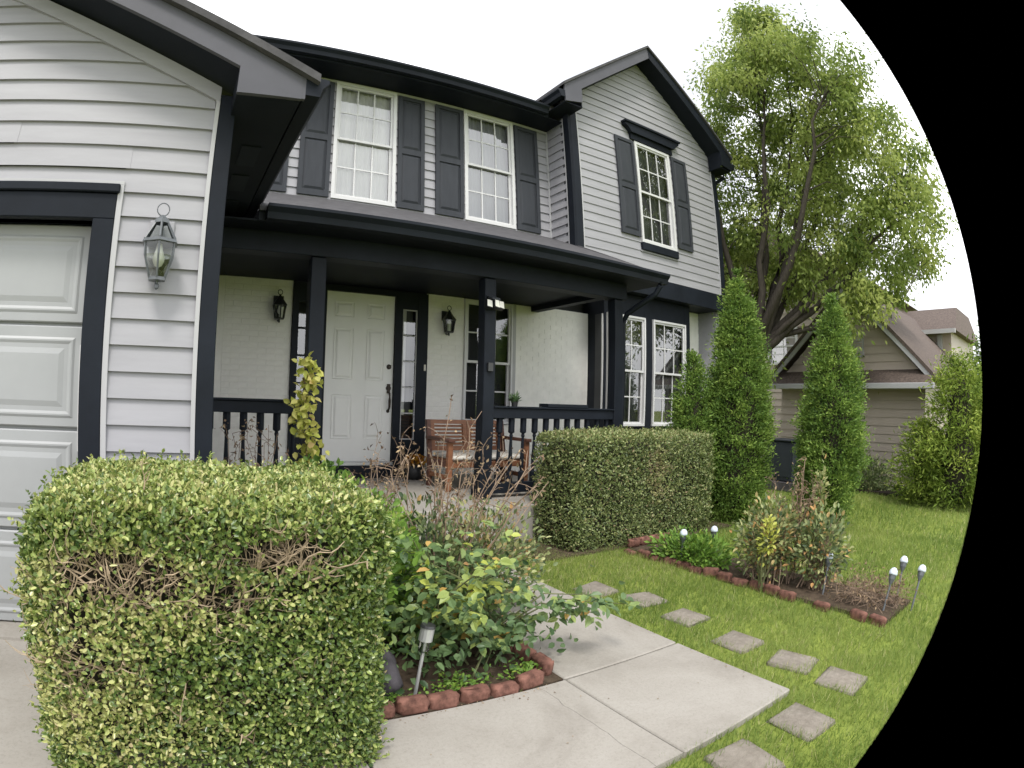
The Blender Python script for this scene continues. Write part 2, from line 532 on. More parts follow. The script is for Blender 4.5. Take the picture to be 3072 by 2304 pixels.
def siding(part, plane, zlo, zhi, ul, ur, openings=(), axis='Y', e=E_, mat=None, proud=0.018, name='siding_board', back=0.02):
    """lap boards on a wall facing -Y (axis Y, u = x) or -X (axis X, u = y)"""
    z0 = zlo
    while z0 < zhi - 1e-4:
        z1 = z0 + e
        cuts = sorted({z0, min(z1, zhi)} | {z for o in openings for z in (o[2], o[3]) if z0 + 0.004 < z < min(z1, zhi) - 0.004})
        for za, zb in zip(cuts[:-1], cuts[1:]):
            segs = [(None, None)]
            zm = (za + zb) / 2
            ops = sorted([o for o in openings if o[2] < zm < o[3]])
            edges = [None]
            for o in ops:
                edges += [o[0], o[1]]
            edges.append(None)
            for k in range(0, len(edges), 2):
                a, b = edges[k], edges[k + 1]
                ua, ub = (ul(za), ur(za))
                ta, tb = (ul(zb - 1e-4), ur(zb - 1e-4))
                if a is not None:
                    ua, ta = max(ua, a), max(ta, a)
                if b is not None:
                    ub, tb = min(ub, b), min(tb, b)
                if ub - ua < 0.02:
                    continue
                if tb < ta:
                    ta = tb = (ta + tb) / 2
                p0 = plane - proud * (1 - (za - z0) / e) - 0.002
                p1 = plane - proud * (1 - (zb - z0) / e) - 0.002
                if ub - ua > 1.5 and random.random() < .65 and zb - za > e * .9:
                    sx = random.uniform(max(ua, ta) + .3, min(ub, tb) - .3) if min(ub, tb) - max(ua, ta) > .8 else None
                    if sx is not None:
                        pts = [(ua, p0 - .0022, za - .001), (sx + .02, p0 - .0022, za - .001), (sx + .02, p1 - .0022, zb), (ta, p1 - .0022, zb), (ua, p0, za), (sx + .02, p0, za), (sx + .02, p1, zb), (ta, p1, zb)]
                        if axis == 'X':
                            pts = [(y, x, z) for x, y, z in pts]
                        MB().add(pts, [(0, 1, 2, 3), (5, 4, 7, 6), (0, 4, 5, 1), (3, 2, 6, 7), (0, 3, 7, 4), (1, 5, 6, 2)]).build(name, mat or M['siding'], part)
                        ua, ta = sx, sx
                pts = [(ua, p0, za), (ub, p0, za), (tb, p1, zb), (ta, p1, zb), (ua, plane + back, za), (ub, plane + back, za), (tb, plane + back, zb), (ta, plane + back, zb)]
                if axis == 'X':
                    pts = [(y, x, z) for x, y, z in pts]
                MB().add(pts, [(0, 1, 2, 3), (5, 4, 7, 6), (0, 4, 5, 1), (3, 2, 6, 7), (0, 3, 7, 4), (1, 5, 6, 2)]).build(name, mat or M['siding'], part)
        z0 = z1


def window(x0, x1, z0, z1, Y, parent, curtain=None, drop=0.0, cols=3, name='window', grid=True, axis='Y', casing=0.045, back=0.11):
    """double hung window facing -Y at plane Y (axis X: facing -X, u = y)"""
    def T(b):
        if axis == 'X':
            b.v = [(y, x, z) for x, y, z in b.v]
        return b
    fr = MB()
    yo, yi = Y - 0.035, Y + 0.06
    c = casing
    fr.box(x0, x0 + c, yo, yi, z0, z1).box(x1 - c, x1, yo, yi, z0, z1)
    fr.box(x0 + c, x1 - c, yo, yi, z0, z0 + c).box(x0 + c, x1 - c, yo, yi, z1 - c, z1)
    w = T(fr).build(name, M['white'], parent)
    zm = (z0 + z1) / 2
    xi0, xi1 = x0 + c, x1 - c
    for (a, b, yy) in ((zm - 0.018, z1 - c, Y + 0.002), (z0 + c, zm + 0.018, Y + 0.03)):
        s = MB()
        t = 0.032
        s.box(xi0, xi0 + t, yy - 0.016, yy + 0.016, a, b).box(xi1 - t, xi1, yy - 0.016, yy + 0.016, a, b)
        s.box(xi0 + t, xi1 - t, yy - 0.018, yy + 0.018, a, a + t).box(xi0 + t, xi1 - t, yy - 0.018, yy + 0.018, b - t, b)
        T(s).build('sash', M['white'], w)
        gx0, gx1, gz0, gz1 = xi0 + t, xi1 - t, a + t, b - t
        if grid:
            g = MB()
            for k in range(1, cols):
                xx = gx0 + (gx1 - gx0) * k / cols
                g.box(xx - 0.009, xx + 0.009, yy - 0.007, yy + 0.007, gz0, gz1)
            zz = (gz0 + gz1) / 2
            for k in range(cols):
                xa = gx0 + (gx1 - gx0) * k / cols + (0.009 if k else 0)
                xb = gx0 + (gx1 - gx0) * (k + 1) / cols - (0.009 if k < cols - 1 else 0)
                g.box(xa, xb, yy - 0.006, yy + 0.006, zz - 0.009, zz + 0.009)
            T(g).build('muntin', M['white'], w)
        for k in range(cols):
            for r in range(2):
                xa, xb = gx0 + (gx1 - gx0) * k / cols, gx0 + (gx1 - gx0) * (k + 1) / cols
                za, zb = gz0 + (gz1 - gz0) * r / 2, gz0 + (gz1 - gz0) * (r + 1) / 2
                p = MB().add([(xa, yy + .001, za), (xb, yy + .001, za), (xb, yy + .001, zb), (xa, yy + .001, zb)], [(0, 1, 2, 3)])
                T(p).build('pane', M['glass'], w, fix=False)
    if curtain:
        n = 40
        vs, fs = [], []
        for i in range(n + 1):
            xx = xi0 + (xi1 - xi0) * i / n
            yy = Y + 0.075 + 0.012 * math.sin(i * 1.9) + 0.006 * math.sin(i * 0.7 + 1)
            vs += [(xx, yy, z0 + 0.05), (xx, yy, z1 - 0.04 - drop)]
        for i in range(n):
            fs.append((2 * i, 2 * i + 2, 2 * i + 3, 2 * i + 1))
        cb = MB().add(vs, fs)
        cb.smooth = True
        T(cb).build('curtain', curtain, w, fix=False)
    return w


def shutter(x0, x1, z0, z1, Y):
    yo = Y - 0.045
    b = MB()
    f = 0.055
    zm = z0 + (z1 - z0) * 0.49
    b.box(x0, x1, yo + 0.018, Y - 0.016, z0, z1)
    b.box(x0, x0 + f, yo, yo + 0.018, z0, z1).box(x1 - f, x1, yo, yo + 0.018, z0, z1)
    b.box(x0 + f, x1 - f, yo, yo + 0.018, z0, z0 + f * 1.4).box(x0 + f, x1 - f, yo, yo + 0.018, z1 - f, z1).box(x0 + f, x1 - f, yo, yo + 0.018, zm - 0.04, zm + 0.04)
    s = b.build('shutter', M['shutter'], house)
    for a, c in ((z0 + f * 1.4 + 0.012, zm - 0.04 - 0.012), (zm + 0.04 + 0.012, z1 - f - 0.012)):
        xa, xb = x0 + f + 0.012, x1 - f - 0.012
        d = 0.028
        MB().add([(xa, yo + .017, a), (xb, yo + .017, a), (xb, yo + .017, c), (xa, yo + .017, c),
                  (xa + d, yo + .004, a + d), (xb - d, yo + .004, a + d), (xb - d, yo + .004, c - d), (xa + d, yo + .004, c - d)],
                 [(4, 5, 6, 7), (0, 1, 5, 4), (1, 2, 6, 5), (2, 3, 7, 6), (3, 0, 4, 7)]).build('panel', M['shutter'], s)
    return s


# --- garage wall
YG = 2.90
GP = 0.49                     # garage roof pitch
GCX, GXR = -2.90, 0.21        # ridge line and right corner
GZT = 1.60                    # wall top at the right corner


def gtop(z):                  # half width of the gable at height z
    return (GXR - GCX) if z <= GZT else max(0.0, (GXR - GCX) - (z - GZT) / GP)


DX0, DX1, DZ = -5.35, -0.47, 0.853
gw = MB().prism_y([(DX1 + 0.0, G), (GXR - .02, G), (GXR - .02, GZT), (GCX, GZT + GP * (GXR - GCX)), (2 * GCX - GXR, GZT), (2 * GCX - GXR, G), (DX0, G), (DX0, DZ), (DX1, DZ)],
                  YG + 0.022, YG + 0.09).build('garage_wall', M['siding'], house)
g_open = [(DX0 - 0.14, DX1 + 0.14, -9, DZ + 0.205), (0.098, 0.3, -9, 9)]
siding(gw, YG, -1.22 - E_ * 0, 3.2, lambda z: GCX - gtop(z), lambda z: GCX + gtop(z), g_open)
# trims round the garage door and the corner
tr = MB()
tr.box(DX1, DX1 + 0.112, YG - 0.035, YG + 0.2, G, DZ).box(DX0 - 0.112, DX0, YG - 0.035, YG + 0.2, G, DZ)
tr.box(DX0 - 0.112, DX1 + 0.112, YG - 0.035, YG + 0.2, DZ, DZ + 0.135)
tr.build('garage_door_frame', M['dark'], house, bevel=0.004)
MB().box(DX0 - 0.125, DX1 + 0.125, YG - 0.055, YG + 0.01, DZ + 0.137, DZ + 0.185).build('head_trim', M['dark'], house, bevel=0.006)
ch = MB()
ch.box(DX1 + 0.114, DX1 + 0.142, YG - 0.03, YG + 0.02, G, DZ + 0.187).box(DX0 - 0.14, DX1 + 0.142, YG - 0.03, YG + 0.02, DZ + 0.188, DZ + 0.207)
ch.build('siding_channel', M['channel'], house)
MB().box(0.098, 0.120, YG - 0.032, YG + 0.02, G, GZT - 0.02).build('siding_channel', M['channel'], house)
# slanted channel under the rake
sl = MB()
zl = lambda x: GZT + GP * (GXR - x)
sl.prism_y([(0.118, zl(0.118) - 0.075), (0.118, zl(0.118) + 0.02), (GCX, zl(GCX) + 0.02), (GCX, zl(GCX) - 0.075)], YG - 0.034, YG + 0.0)
sl.build('siding_channel', M['siding'], house)
MB().box(0.121, GXR, YG - 0.03, YG + 0.09, G, GZT + 0.02).build('corner_board', M['dark'], house, bevel=0.004)
MB().box(GXR - 0.10, GXR - 0.004, YG + 0.092, 6.5, G, GZT).build('side_wall', M['siding'], house)

# --- garage door
gd = MB()
YD = YG + 0.10
gdoor = MB().box(DX0, DX1, YD + 0.03, YD + 0.06, G + 0.01, DZ).build('garage_door', M['gdoor'], house)
sh = (DZ - G) / 4
for k in range(4):
    za, zb = G + 0.012 + sh * k, G + sh * (k + 1) - 0.006
    MB().box(DX0 + 0.004, DX1 - 0.004, YD, YD + 0.03, za, zb).build('section', M['gdoor'], gdoor, bevel=0.006)
pw = 0.61


def panel_mesh(w, h):
    b = MB()
    rings = [(0.0, 0.003), (0.012, -0.003), (0.020, -0.003), (0.034, 0.0028), (0.056, 0.0028), (0.085, -0.004)]
    for i, (d, y) in enumerate(rings):
        b.v += [(d, y, d), (w - d, y, d), (w - d, y, h - d), (d, y, h - d)]
    for i in range(len(rings) - 1):
        for j in range(4):
            a, c = i * 4 + j, i * 4 + (j + 1) % 4
            b.f.append((a, c, c + 4, a + 4))
    k = (len(rings) - 1) * 4
    b.f.append((k, k + 1, k + 2, k + 3))
    me = bpy.data.meshes.new('panel')
    me.from_pydata(b.v, [], b.f)
    me.materials.append(M['gdoor'])
    return me


pme = panel_mesh(pw - 0.07, 0.41)
for k in range(4):
    for i in range(8):
        x1 = DX1 - 0.052 - i * pw
        o = link('panel', pme, None, gdoor)
        wl_ = wloc(house)
        o.location = (x1 - (pw - 0.07) - wl_[0], YD - 0.0035 - wl_[1], G + sh * k + 0.06 - wl_[2])
MB().box(DX1 - 0.022, DX1 - 0.002, YD - 0.02, YD + 0.0, -0.32, 0.22).build('weather_strip', M['white'], gdoor)

# --- garage roof, rake, eave and gutter
YR0 = 2.60
rz = lambda x: 1.65 + GP * (0.505 - x)       # roof top line
ridge = GCX
roofg = MB()
for s in (1, -1):
    X = lambda x: x if s > 0 else 2 * GCX - x
    pts = [(X(0.60), rz(0.60) + 0.0), (X(0.60), rz(0.60) + 0.05), (GCX, rz(GCX) + 0.05), (GCX, rz(GCX) + 0.0)]
    roofg.prism_y(pts, YR0 - 0.04, 9.5)
garage_roof = roofg.build('garage_roof', M['shingle'], house)
fas = MB()
fas.prism_y([(0.515, 1.505), (0.515, 1.643), (0.505, rz(0.505) - 0.004), (GCX, rz(GCX) - 0.004), (GCX, rz(GCX) - 0.165), (0.184, 1.655), (0.184, 1.495)], YR0, YR0 + 0.03)
fas.build('fascia', M['fascia'], garage_roof)
xm = 2 * GCX
MB().prism_y([(xm - 0.505, rz(0.505) - 0.004), (GCX - .001, rz(GCX) - 0.004), (GCX - .001, rz(GCX) - 0.165), (xm - 0.505, rz(0.505) - 0.165)], YR0, YR0 + 0.03).build('fascia', M['fascia'], garage_roof)
MB().prism_y([(0.50, rz(0.50) - 0.155), (0.50, rz(0.50) - 0.145), (GCX, rz(GCX) - 0.145), (GCX, rz(GCX) - 0.155)], YR0 + 0.031, YG + 0.02).build('rake_soffit', M['dark2'], garage_roof)
MB().box(0.186, 0.513, YR0 + 0.031, 6.5, 1.498, 1.512).build('eave_soffit', M['dark2'], garage_roof)
MB().box(0.184, 0.196, YR0 + 0.031, YG - 0.032, 1.512, 1.70).build('return_side', M['dark2'], garage_roof)
for yv in (3.25, 3.75, 4.3):
    MB().box(0.30, 0.42, yv, yv + 0.32, 1.490, 1.497).build('soffit_vent', M['dark'], garage_roof)
MB().box(0.490, 0.512, YR0 + 0.031, 6.4, 1.513, 1.65).build('eave_fascia', M['dark2'], garage_roof)


def gutter_profile(w=0.125, h=0.115):
    return [(0, 0), (w * 0.62, 0), (w * 0.72, h * 0.45), (w, h * 0.78), (w, h), (w - 0.012, h), (w - 0.014, h * 0.80), (w * 0.66, h * 0.5), (w * 0.56, 0.012), (0.012, 0.012), (0.012, h), (0, h)]


def gutter_along_y(x, y0, y1, z, parent, sgn=1, mat=None):
    b = MB().prism_y([(x + sgn * u, z + v) for u, v in gutter_profile()], y0, y1)
    for ye in (y0 - 0.002, y1):
        b.prism_y([(x + sgn * u, z + v) for u, v in [(0, 0), (0.078, 0), (0.09, 0.05), (0.125, 0.09), (0.125, 0.115), (0, 0.115)]], ye, ye + 0.002)
    return b.build('gutter', mat or M['dark'], parent)


def gutter_along_x(x0, x1, y, z, parent, mat=None):
    b = MB().prism_x([(y - u, z + v) for u, v in gutter_profile()], x0, x1)
    for xe in (x0 - 0.002, x1):
        b.prism_x([(y - u, z + v) for u, v in [(0, 0), (0.078, 0), (0.09, 0.05), (0.125, 0.09), (0.125, 0.115), (0, 0.115)]], xe, xe + 0.002)
    return b.build('gutter', mat or M['dark'], parent)


gutter_along_y(0.534, YR0 + 0.004, 4.85, 1.535, garage_roof)
MB().box(0.515, 0.534, YR0 + 0.002, YR0 + 0.03, 1.508, 1.642).build('gutter_end', M['fascia'], garage_roof)

# --- upper main wall
YM = 6.50
ZS = 4.13                     # main soffit
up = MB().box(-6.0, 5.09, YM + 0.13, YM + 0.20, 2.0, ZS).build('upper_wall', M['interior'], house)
W1, W2, W0 = (1.735, 2.58, 2.425, 4.112), (3.597, 4.415, 2.42, 4.11), (-0.10, 0.745, 2.425, 4.112)
siding(up, YM, 2.25, ZS, lambda z: -0.6, lambda z: 5.03, [W0, W1, W2])
MB().box(5.030, 5.058, YM - 0.026, YM + 0.0, 2.25, ZS).build('inside_corner', M['channel'], house)
window(*W0, YM, house, M['curtain'])
window(*W1, YM, house, M['curtain'])
window(*W2, YM, house, M['curtain2'])
for (a, b) in ((0.78, 1.18), (1.31, 1.705), (2.605, 2.985), (3.15, 3.575), (4.44, 4.845)):
    shutter(a, b, 2.425, 4.075, YM)
MB().box(-0.6, 5.03, YM - 0.024, YM, ZS - 0.035, ZS - 0.002).build('frieze_channel', M['channel'], house)

# --- main roof edge
mr = MB().prism_x([(5.98, ZS + 0.12), (5.98, ZS + 0.17), (9.5, ZS + 0.17 + 1.5), (9.5, ZS + 0.12 + 1.5)], -6.2, 9.0)
main_roof = mr.build('main_roof', M['shingle'], house)
MB().box(-6.2, 4.78, 6.05, 6.075, ZS - 0.012, ZS + 0.135).build('fascia', M['dark'], main_roof)
MB().box(-6.2, 5.06, 6.076, YM + 0.02, ZS, ZS + 0.012).build('soffit', M['dark2'], main_roof)
gutter_along_x(-6.2, 4.72, 6.049, ZS + 0.012, main_roof)

# --- gable bay on the right, upper storey
YB, BX0, BX1 = 5.96, 5.06, 8.60
BC, BP, BZA = 6.80, 0.757, 5.83
btop = lambda z: max(0.0, min(BX1 - BC, (BZA - z) / BP))
BW = (6.425, 7.265, 2.487, 4.19)
bb = MB().prism_y([(BX0, 1.95), (BX1, 1.95), (BX1, BZA - BP * (BX1 - BC)), (BC, BZA), (BX0, BZA - BP * (BC - BX0))], YB + 0.13, YB + 0.18)
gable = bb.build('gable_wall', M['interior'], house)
b_open = [(BX0 - .1, 5.215, -9, 9), (8.485, 8.7, -9, 9), (BW[0] - 0.02, BW[1] + 0.02, 2.355, 4.27)]
siding(gable, YB, 1.955, BZA - 0.02, lambda z: max(BX0, BC - btop(z)), lambda z: min(BX1, BC + btop(z)), b_open, proud=.013)
MB().box(5.085, 5.208, YB - 0.03, YB + 0.13, 1.95, 4.46).build('corner_board', M['dark'], house, bevel=0.004)
MB().box(BX0 - 0.02, 5.084, YB - 0.028, YB + 0.09, 1.95, 4.46).build('corner_board', M['dark2'], house)
MB().box(5.209, 5.228, YB - 0.028, YB + 0.02, 1.955, 4.58).build('siding_channel', M['channel'], house)
MB().box(8.470, 8.484, YB - 0.028, YB + 0.02, 1.955, 4.56).build('siding_channel', M['channel'], house)
MB().box(8.485, 8.605, YB - 0.03, YB + 0.13, 1.95, 4.5).build('corner_board', M['dark'], house, bevel=0.004)
MB().box(8.50, 8.60, YB + 0.131, 9.5, G, 4.4).build('end_wall', M['siding'], house)
# return wall facing left
rw = MB().box(BX0 + 0.03, BX0 + 0.08, YB + 0.1, YM + 0.13, 1.95, 4.2).build('return_wall', M['siding'], house)
siding(rw, BX0 + 0.008, 2.25 + 0.02, 4.19, lambda z: YB + 0.115, lambda z: YM - 0.028, (), 'X')
MB().box(BX0 - 0.020, BX0 + 0.01, YB + 0.092, YB + 0.114, 1.95, 4.19).build('siding_channel', M['channel'], house)
window(*BW, YB, house, M['curtain3'], drop=0.02)
shutter(5.98, 6.392, 2.555, 4.165, YB)
shutter(7.312, 7.70, 2.555, 4.172, YB)
hd = MB()
hd.box(6.34, 7.35, YB - 0.05, YB + 0.02, 4.20, 4.30)
hd.prism_y([(6.33, 4.30), (7.36, 4.30), (7.44, 4.38), (7.50, 4.41), (7.50, 4.45), (6.20, 4.45), (6.20, 4.41), (6.26, 4.38)], YB - 0.10, YB + 0.02)
hd.box(6.18, 7.52, YB - 0.13, YB + 0.02, 4.45, 4.482)
hd.build('window_header', M['dark'], house)
MB().box(BW[0] - 0.012, BW[1] + 0.012, YB - 0.06, YB + 0.02, 2.362, 2.482).build('window_apron', M['dark'], house, bevel=0.006)
MB().box(BW[0] - 0.03, BW[1] + 0.03, YB - 0.025, YB + 0.02, 2.335, 2.360).build('siding_channel', M['siding'], house)

# gable roof
YF = 5.63
FC = 6.77
fz = lambda x: 6.015 - BP * abs(x - FC)
XL, XR = 4.79, 8.76
rb = MB()
rb.prism_y([(XL - .04, fz(XL - .04)), (XL - .04, fz(XL - .04) + 0.045), (FC, 6.06), (FC, 6.015)], YF - 0.035, 9.5)
rb.prism_y([(XR + .04, fz(XR + .04)), (FC, 6.015), (FC, 6.06), (XR + .04, fz(XR + .04) + 0.045)], YF - 0.035, 9.5)
gable_roof = rb.build('gable_roof', M['shingle'], house)
FW = 0.215
MB().prism_y([(XL, 4.235), (5.10, 4.30), (5.115, fz(5.115) - FW), (FC - .002, 6.012 - FW), (FC - .002, 6.012), (XL, fz(XL) - 0.003)], YF, YF + 0.03).build('fascia', M['fascia'], gable_roof)  # left rake board in the paler charcoal with the sky glare in its colour
MB().prism_y([(XR, 4.25), (XR, fz(XR) - 0.003), (FC, 6.012), (FC, 6.012 - FW), (8.45, fz(8.45) - FW), (8.45, 4.28)], YF, YF + 0.03).build('fascia', M['dark'], gable_roof)
sf = MB()
sf.prism_y([(5.05, fz(5.05) - FW + .010), (FC, 6.015 - FW + .010), (FC, 6.015 - FW + .022), (5.05, fz(5.05) - FW + .022)], YF + 0.031, YB + 0.02)
sf.prism_y([(8.55, fz(8.55) - FW + .010), (8.55, fz(8.55) - FW + .022), (FC, 6.015 - FW + .022), (FC, 6.015 - FW + .010)], YF + 0.031, YB + 0.02)
sf.build('rake_soffit', M['dark2'], gable_roof)
es = MB()
es.box(XL, 5.12, YF + 0.031, YM + 0.02, 4.225, 4.238).box(5.10, 5.115, YF + 0.031, YB - 0.03, 4.24, fz(5.1) - FW + 0.02)
es.build('eave_soffit', M['dark2'], gable_roof)
MB().box(8.44, XR, YF + 0.031, 9.5, 4.235, 4.248).box(8.44, 8.452, YF + 0.031, YB - 0.03, 4.25, fz(8.45) - FW + 0.02).build('eave_soffit', M['dark2'], gable_roof)
gutter_along_y(XL - 0.004, YF, 6.04, 4.29, gable_roof, -1)
gutter_along_y(XR + 0.004, YF, 9.4, 4.29, gable_roof, 1)
dsp = MB()
dsp.tube([(8.83, YF + 0.25, 4.30), (8.83, YF + 0.25, 4.20), (8.68, YB + 0.05, 4.08), (8.665, YB + 0.05, 3.9), (8.665, YB + 0.05, 1.7), (8.665, 6.5, 1.45), (8.665, 6.55, 1.2), (8.665, 6.55, G + 0.2)], 0.036, 8)
dsp.build('downspout', M['dark'], gable_roof)

# black band and underside of the overhanging storey
MB().box(BX0 - 0.02, BX1 + 0.01, YB - 0.025, YB + 0.12, 1.675, 1.950).build('band_board', M['dark'], house, bevel=0.005)
MB().box(BX0 - 0.02, BX1, YB + 0.121, YM + 0.02, 1.680, 1.70).build('overhang_soffit', M['dark2'], house)

# --- ground floor wall behind the porch: painted brick
FLOOR = -0.95
YW = 6.50
lw = MB()
for (x0, x1, z0, z1) in [(0.2, 1.345, FLOOR - .3, 1.345), (3.07, 3.605, FLOOR - .3, 1.345), (3.605, 4.36, FLOOR - .3, -0.30), (4.36, 5.75, FLOOR - .3, 1.36), (5.75, 7.78, G, -0.35), (7.78, BX1, G, 1.68)]:
    lw.box(x0, x1, YW + 0.0005, YW + 0.10, z0, z1)
brick_wall = lw.build('brick_wall', M['brickw'], house, kind='stuff')
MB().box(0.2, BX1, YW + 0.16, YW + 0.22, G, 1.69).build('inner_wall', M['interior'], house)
BL, BHt, BM = 0.2, 0.0605, 0.006


def brick_mesh(w=0.2):
    b = MB().box(0, w, -0.003, 0.02, 0, BHt)
    me = b.mesh('brick')
    bm = bmesh.new()
    bm.from_mesh(me)
    bmesh.ops.recalc_face_normals(bm, faces=bm.faces)
    bmesh.ops.bevel(bm, geom=bm.edges[:], offset=0.002, segments=1, affect='EDGES')
    bm.to_mesh(me)
    bm.free()
    me.materials.append(M['brickw'])
    return me


BME = brick_mesh()


def bricks(x0, x1, z0, z1, Y, single=True):
    out = MB()
    r = 0
    z = z0
    hl = wloc(house)
    while z + BHt <= z1 + 0.004:
        x = x0 - (0.105 if r % 2 else 0.0)
        while x < x1 - 0.01:
            a, b = max(x, x0), min(x + BL, x1)
            if b - a > 0.03:
                dy = random.uniform(-0.001, 0.001)
                if single:
                    o = link('brick', BME, None, brick_wall)
                    o.location = (a - hl[0], Y + dy - hl[1], z - hl[2])
                    o.scale = ((b - a) / BL, 1, 1)
                else:
                    out.box(a, b, Y - 0.003 + dy, Y + 0.02, z, z + BHt)
            x += BL + BM
        z += BHt + BM
        r += 1
    return out


bricks(0.55, 1.345, FLOOR + 0.29, 1.335, YW)
bricks(3.075, 3.60, FLOOR + 0.006, 1.335, YW)
bx = bricks(4.41, 5.745, FLOOR + 0.006, 1.345, YW, False)
bx2 = bricks(7.785, BX1 - 0.01, G + 0.01, 1.67, YW, False)
bx.v, bx.f = bx.v + bx2.v, bx.f + [tuple(i + len(bx.v) for i in f) for f in bx2.f]
bx.build('brickwork', M['brickw'], brick_wall, kind='stuff', bevel=0.0)

# porch window
window(3.605, 4.36, -0.29, 1.335, YW, house, None, casing=0.03)
MB().box(4.362, 4.405, YW - 0.035, YW + 0.06, -0.29, 1.335).build('window_casing', M['channel'], house)

# door surround, door, sidelights
ds = MB()
yo, yi = YW - 0.045, YW + 0.12
SZ0, SZ1 = -0.495, 1.112
ds.box(1.347, 1.405, yo, yi, FLOOR, 1.33).box(1.61, 1.752, yo, yi, FLOOR, 1.33).box(2.63, 2.725, yo, yi, FLOOR, 1.33).box(2.925, 3.068, yo, yi, FLOOR, 1.33)
ds.box(1.405, 1.61, yo + .004, yi, SZ1, 1.33).box(2.725, 2.925, yo + .004, yi, SZ1, 1.33).box(1.752, 2.63, yo + .004, yi, 1.265, 1.33)
ds.box(1.405, 1.61, yo + .004, yi, FLOOR, SZ0).box(2.725, 2.925, yo + .004, yi, FLOOR, SZ0)
ds.build('door_surround', M['dark'], house)
for (a, b) in ((1.407, 1.608), (2.727, 2.923)):
    f = MB()
    t = 0.014
    f.box(a, a + t, yo + .012, yo + .04, SZ0, SZ1).box(b - t, b, yo + .012, yo + .04, SZ0, SZ1)
    for k in range(6):
        z = SZ0 + (SZ1 - SZ0 - t) * k / 5
        f.box(a + t, b - t, yo + .014, yo + .038, z, z + t)
    s = f.build('sidelight', M['channel'] if a > 2 else M['dark'], house)
    for k in range(5):
        za, zb = SZ0 + (SZ1 - SZ0) * k / 5 + t, SZ0 + (SZ1 - SZ0) * (k + 1) / 5
        MB().add([(a + t, yo + .026, za), (b - t, yo + .026, za), (b - t, yo + .026, zb), (a + t, yo + .026, zb)], [(0, 1, 2, 3)]).build('pane', M['glass'], s, fix=False)
    if a > 2:
        MB().box(a + 0.004, a + 0.10, yi - 0.03, yi - 0.02, SZ0 + 0.3, SZ1).build('curtain', M['curtain'], s)
        MB().box(a + 0.10, b, yi - 0.01, yi - 0.004, SZ0 + 0.3, SZ1).build('curtain', M['curtain3'], s)
door = MB().box(1.755, 2.627, YW - 0.002, YW + 0.045, -0.765, 1.262).build('front_door', M['doorwhite'], house)


def rpanel(x0, x1, z0, z1, y, mat, parent):
    b = MB()
    rings = [(0.0, 0.0), (0.010, 0.007), (0.024, 0.007), (0.046, -0.004)]
    b.v = [p for d, dy in rings for p in ((x0 + d, y + dy, z0 + d), (x1 - d, y + dy, z0 + d), (x1 - d, y + dy, z1 - d), (x0 + d, y + dy, z1 - d))]
    for i in range(3):
        for j in range(4):
            a, c = i * 4 + j, i * 4 + (j + 1) % 4
            b.f.append((a, c, c + 4, a + 4))
    b.f.append((12, 13, 14, 15))
    return b.build('panel', mat, parent, fix=False)


for (xa, xb) in ((1.862, 2.105), (2.275, 2.50)):
    for (za, zb) in ((0.96, 1.145), (0.215, 0.83), (-0.49, 0.035)):
        rpanel(xa, xb, za, zb, YW - 0.0105, M['doorwhite'], door)

kn = MB()
kn.tube([(2.572, YW - 0.003, 0.39), (2.572, YW - 0.022, 0.39), (2.572, YW - 0.03, 0.39)], [0.032, 0.028, 0.016], 14)
kn.build('deadbolt', M['bronze'], door)
hn = MB()
hn.tube([(2.574, YW - 0.003, 0.13), (2.574, YW - 0.016, 0.13)], [0.034, 0.03], 12)
hn.tube([(2.574, YW - 0.010, 0.18), (2.574, YW - 0.010, 0.07)], 0.022, 8)
hn.tube([(2.574, YW - 0.014, 0.09), (2.574, YW - 0.055, 0.06), (2.574, YW - 0.06, -0.02), (2.575, YW - 0.055, -0.10), (2.576, YW - 0.012, -0.15)], [0.012, 0.013, 0.017, 0.014, 0.011], 8)
hn.tube([(2.576, YW - 0.003, -0.15), (2.576, YW - 0.014, -0.15)], [0.022, 0.018], 10)
hn.build('handle', M['bronze'], door)
MB().box(1.755, 2.627, YW - 0.10, YW + 0.02, -0.80, -0.767).build('threshold', M['tin'], house)
MB().box(1.62, 2.75, YW - 0.14, YW - 0.002, FLOOR + 0.002, -0.803).build('door_step', M['dark'], house, bevel=0.006)

# --- box window on the ground floor
YY = 6.14
bw = MB()
zt, zb_ = 1.675, -0.36
FX0, FX1 = 5.755, 7.785
wA, wB = (5.795, 6.625, -0.29, 1.352), (6.81, 7.64, -0.29, 1.352)
bw.box(FX0, wA[0], YY, YM + 0.1, zb_, zt).box(wA[1], wB[0], YY, YY + 0.1, zb_, zt).box(wB[1], FX1, YY, YM + 0.1, zb_, zt)
bw.box(wA[0], wA[1], YY + .003, YY + 0.1, wA[3], zt).box(wB[0], wB[1], YY + .003, YY + 0.1, wB[3], zt)
bw.box(wA[0], wA[1], YY + .003, YY + 0.1, zb_, wA[2]).box(wB[0], wB[1], YY + .003, YY + 0.1, zb_, wB[2])
bw.build('box_window', M['dark'], house)
window(*wA, YY, house, M['curtain3'], casing=0.03)
window(*wB, YY, house, M['curtain3'], casing=0.03)
MB().box(FX0 - 0.02, FX0 - 0.002, YY + 0.02, YY + 0.045, -0.05, 1.33).build('side_window_frame', M['white'], house)
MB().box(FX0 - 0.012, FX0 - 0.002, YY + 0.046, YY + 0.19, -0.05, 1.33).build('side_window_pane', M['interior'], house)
MB().box(FX0 - 0.02, FX1 + 0.02, YY - 0.05, YM, zb_ - 0.06, zb_ - 0.002).build('box_window_sill', M['dark'], house)

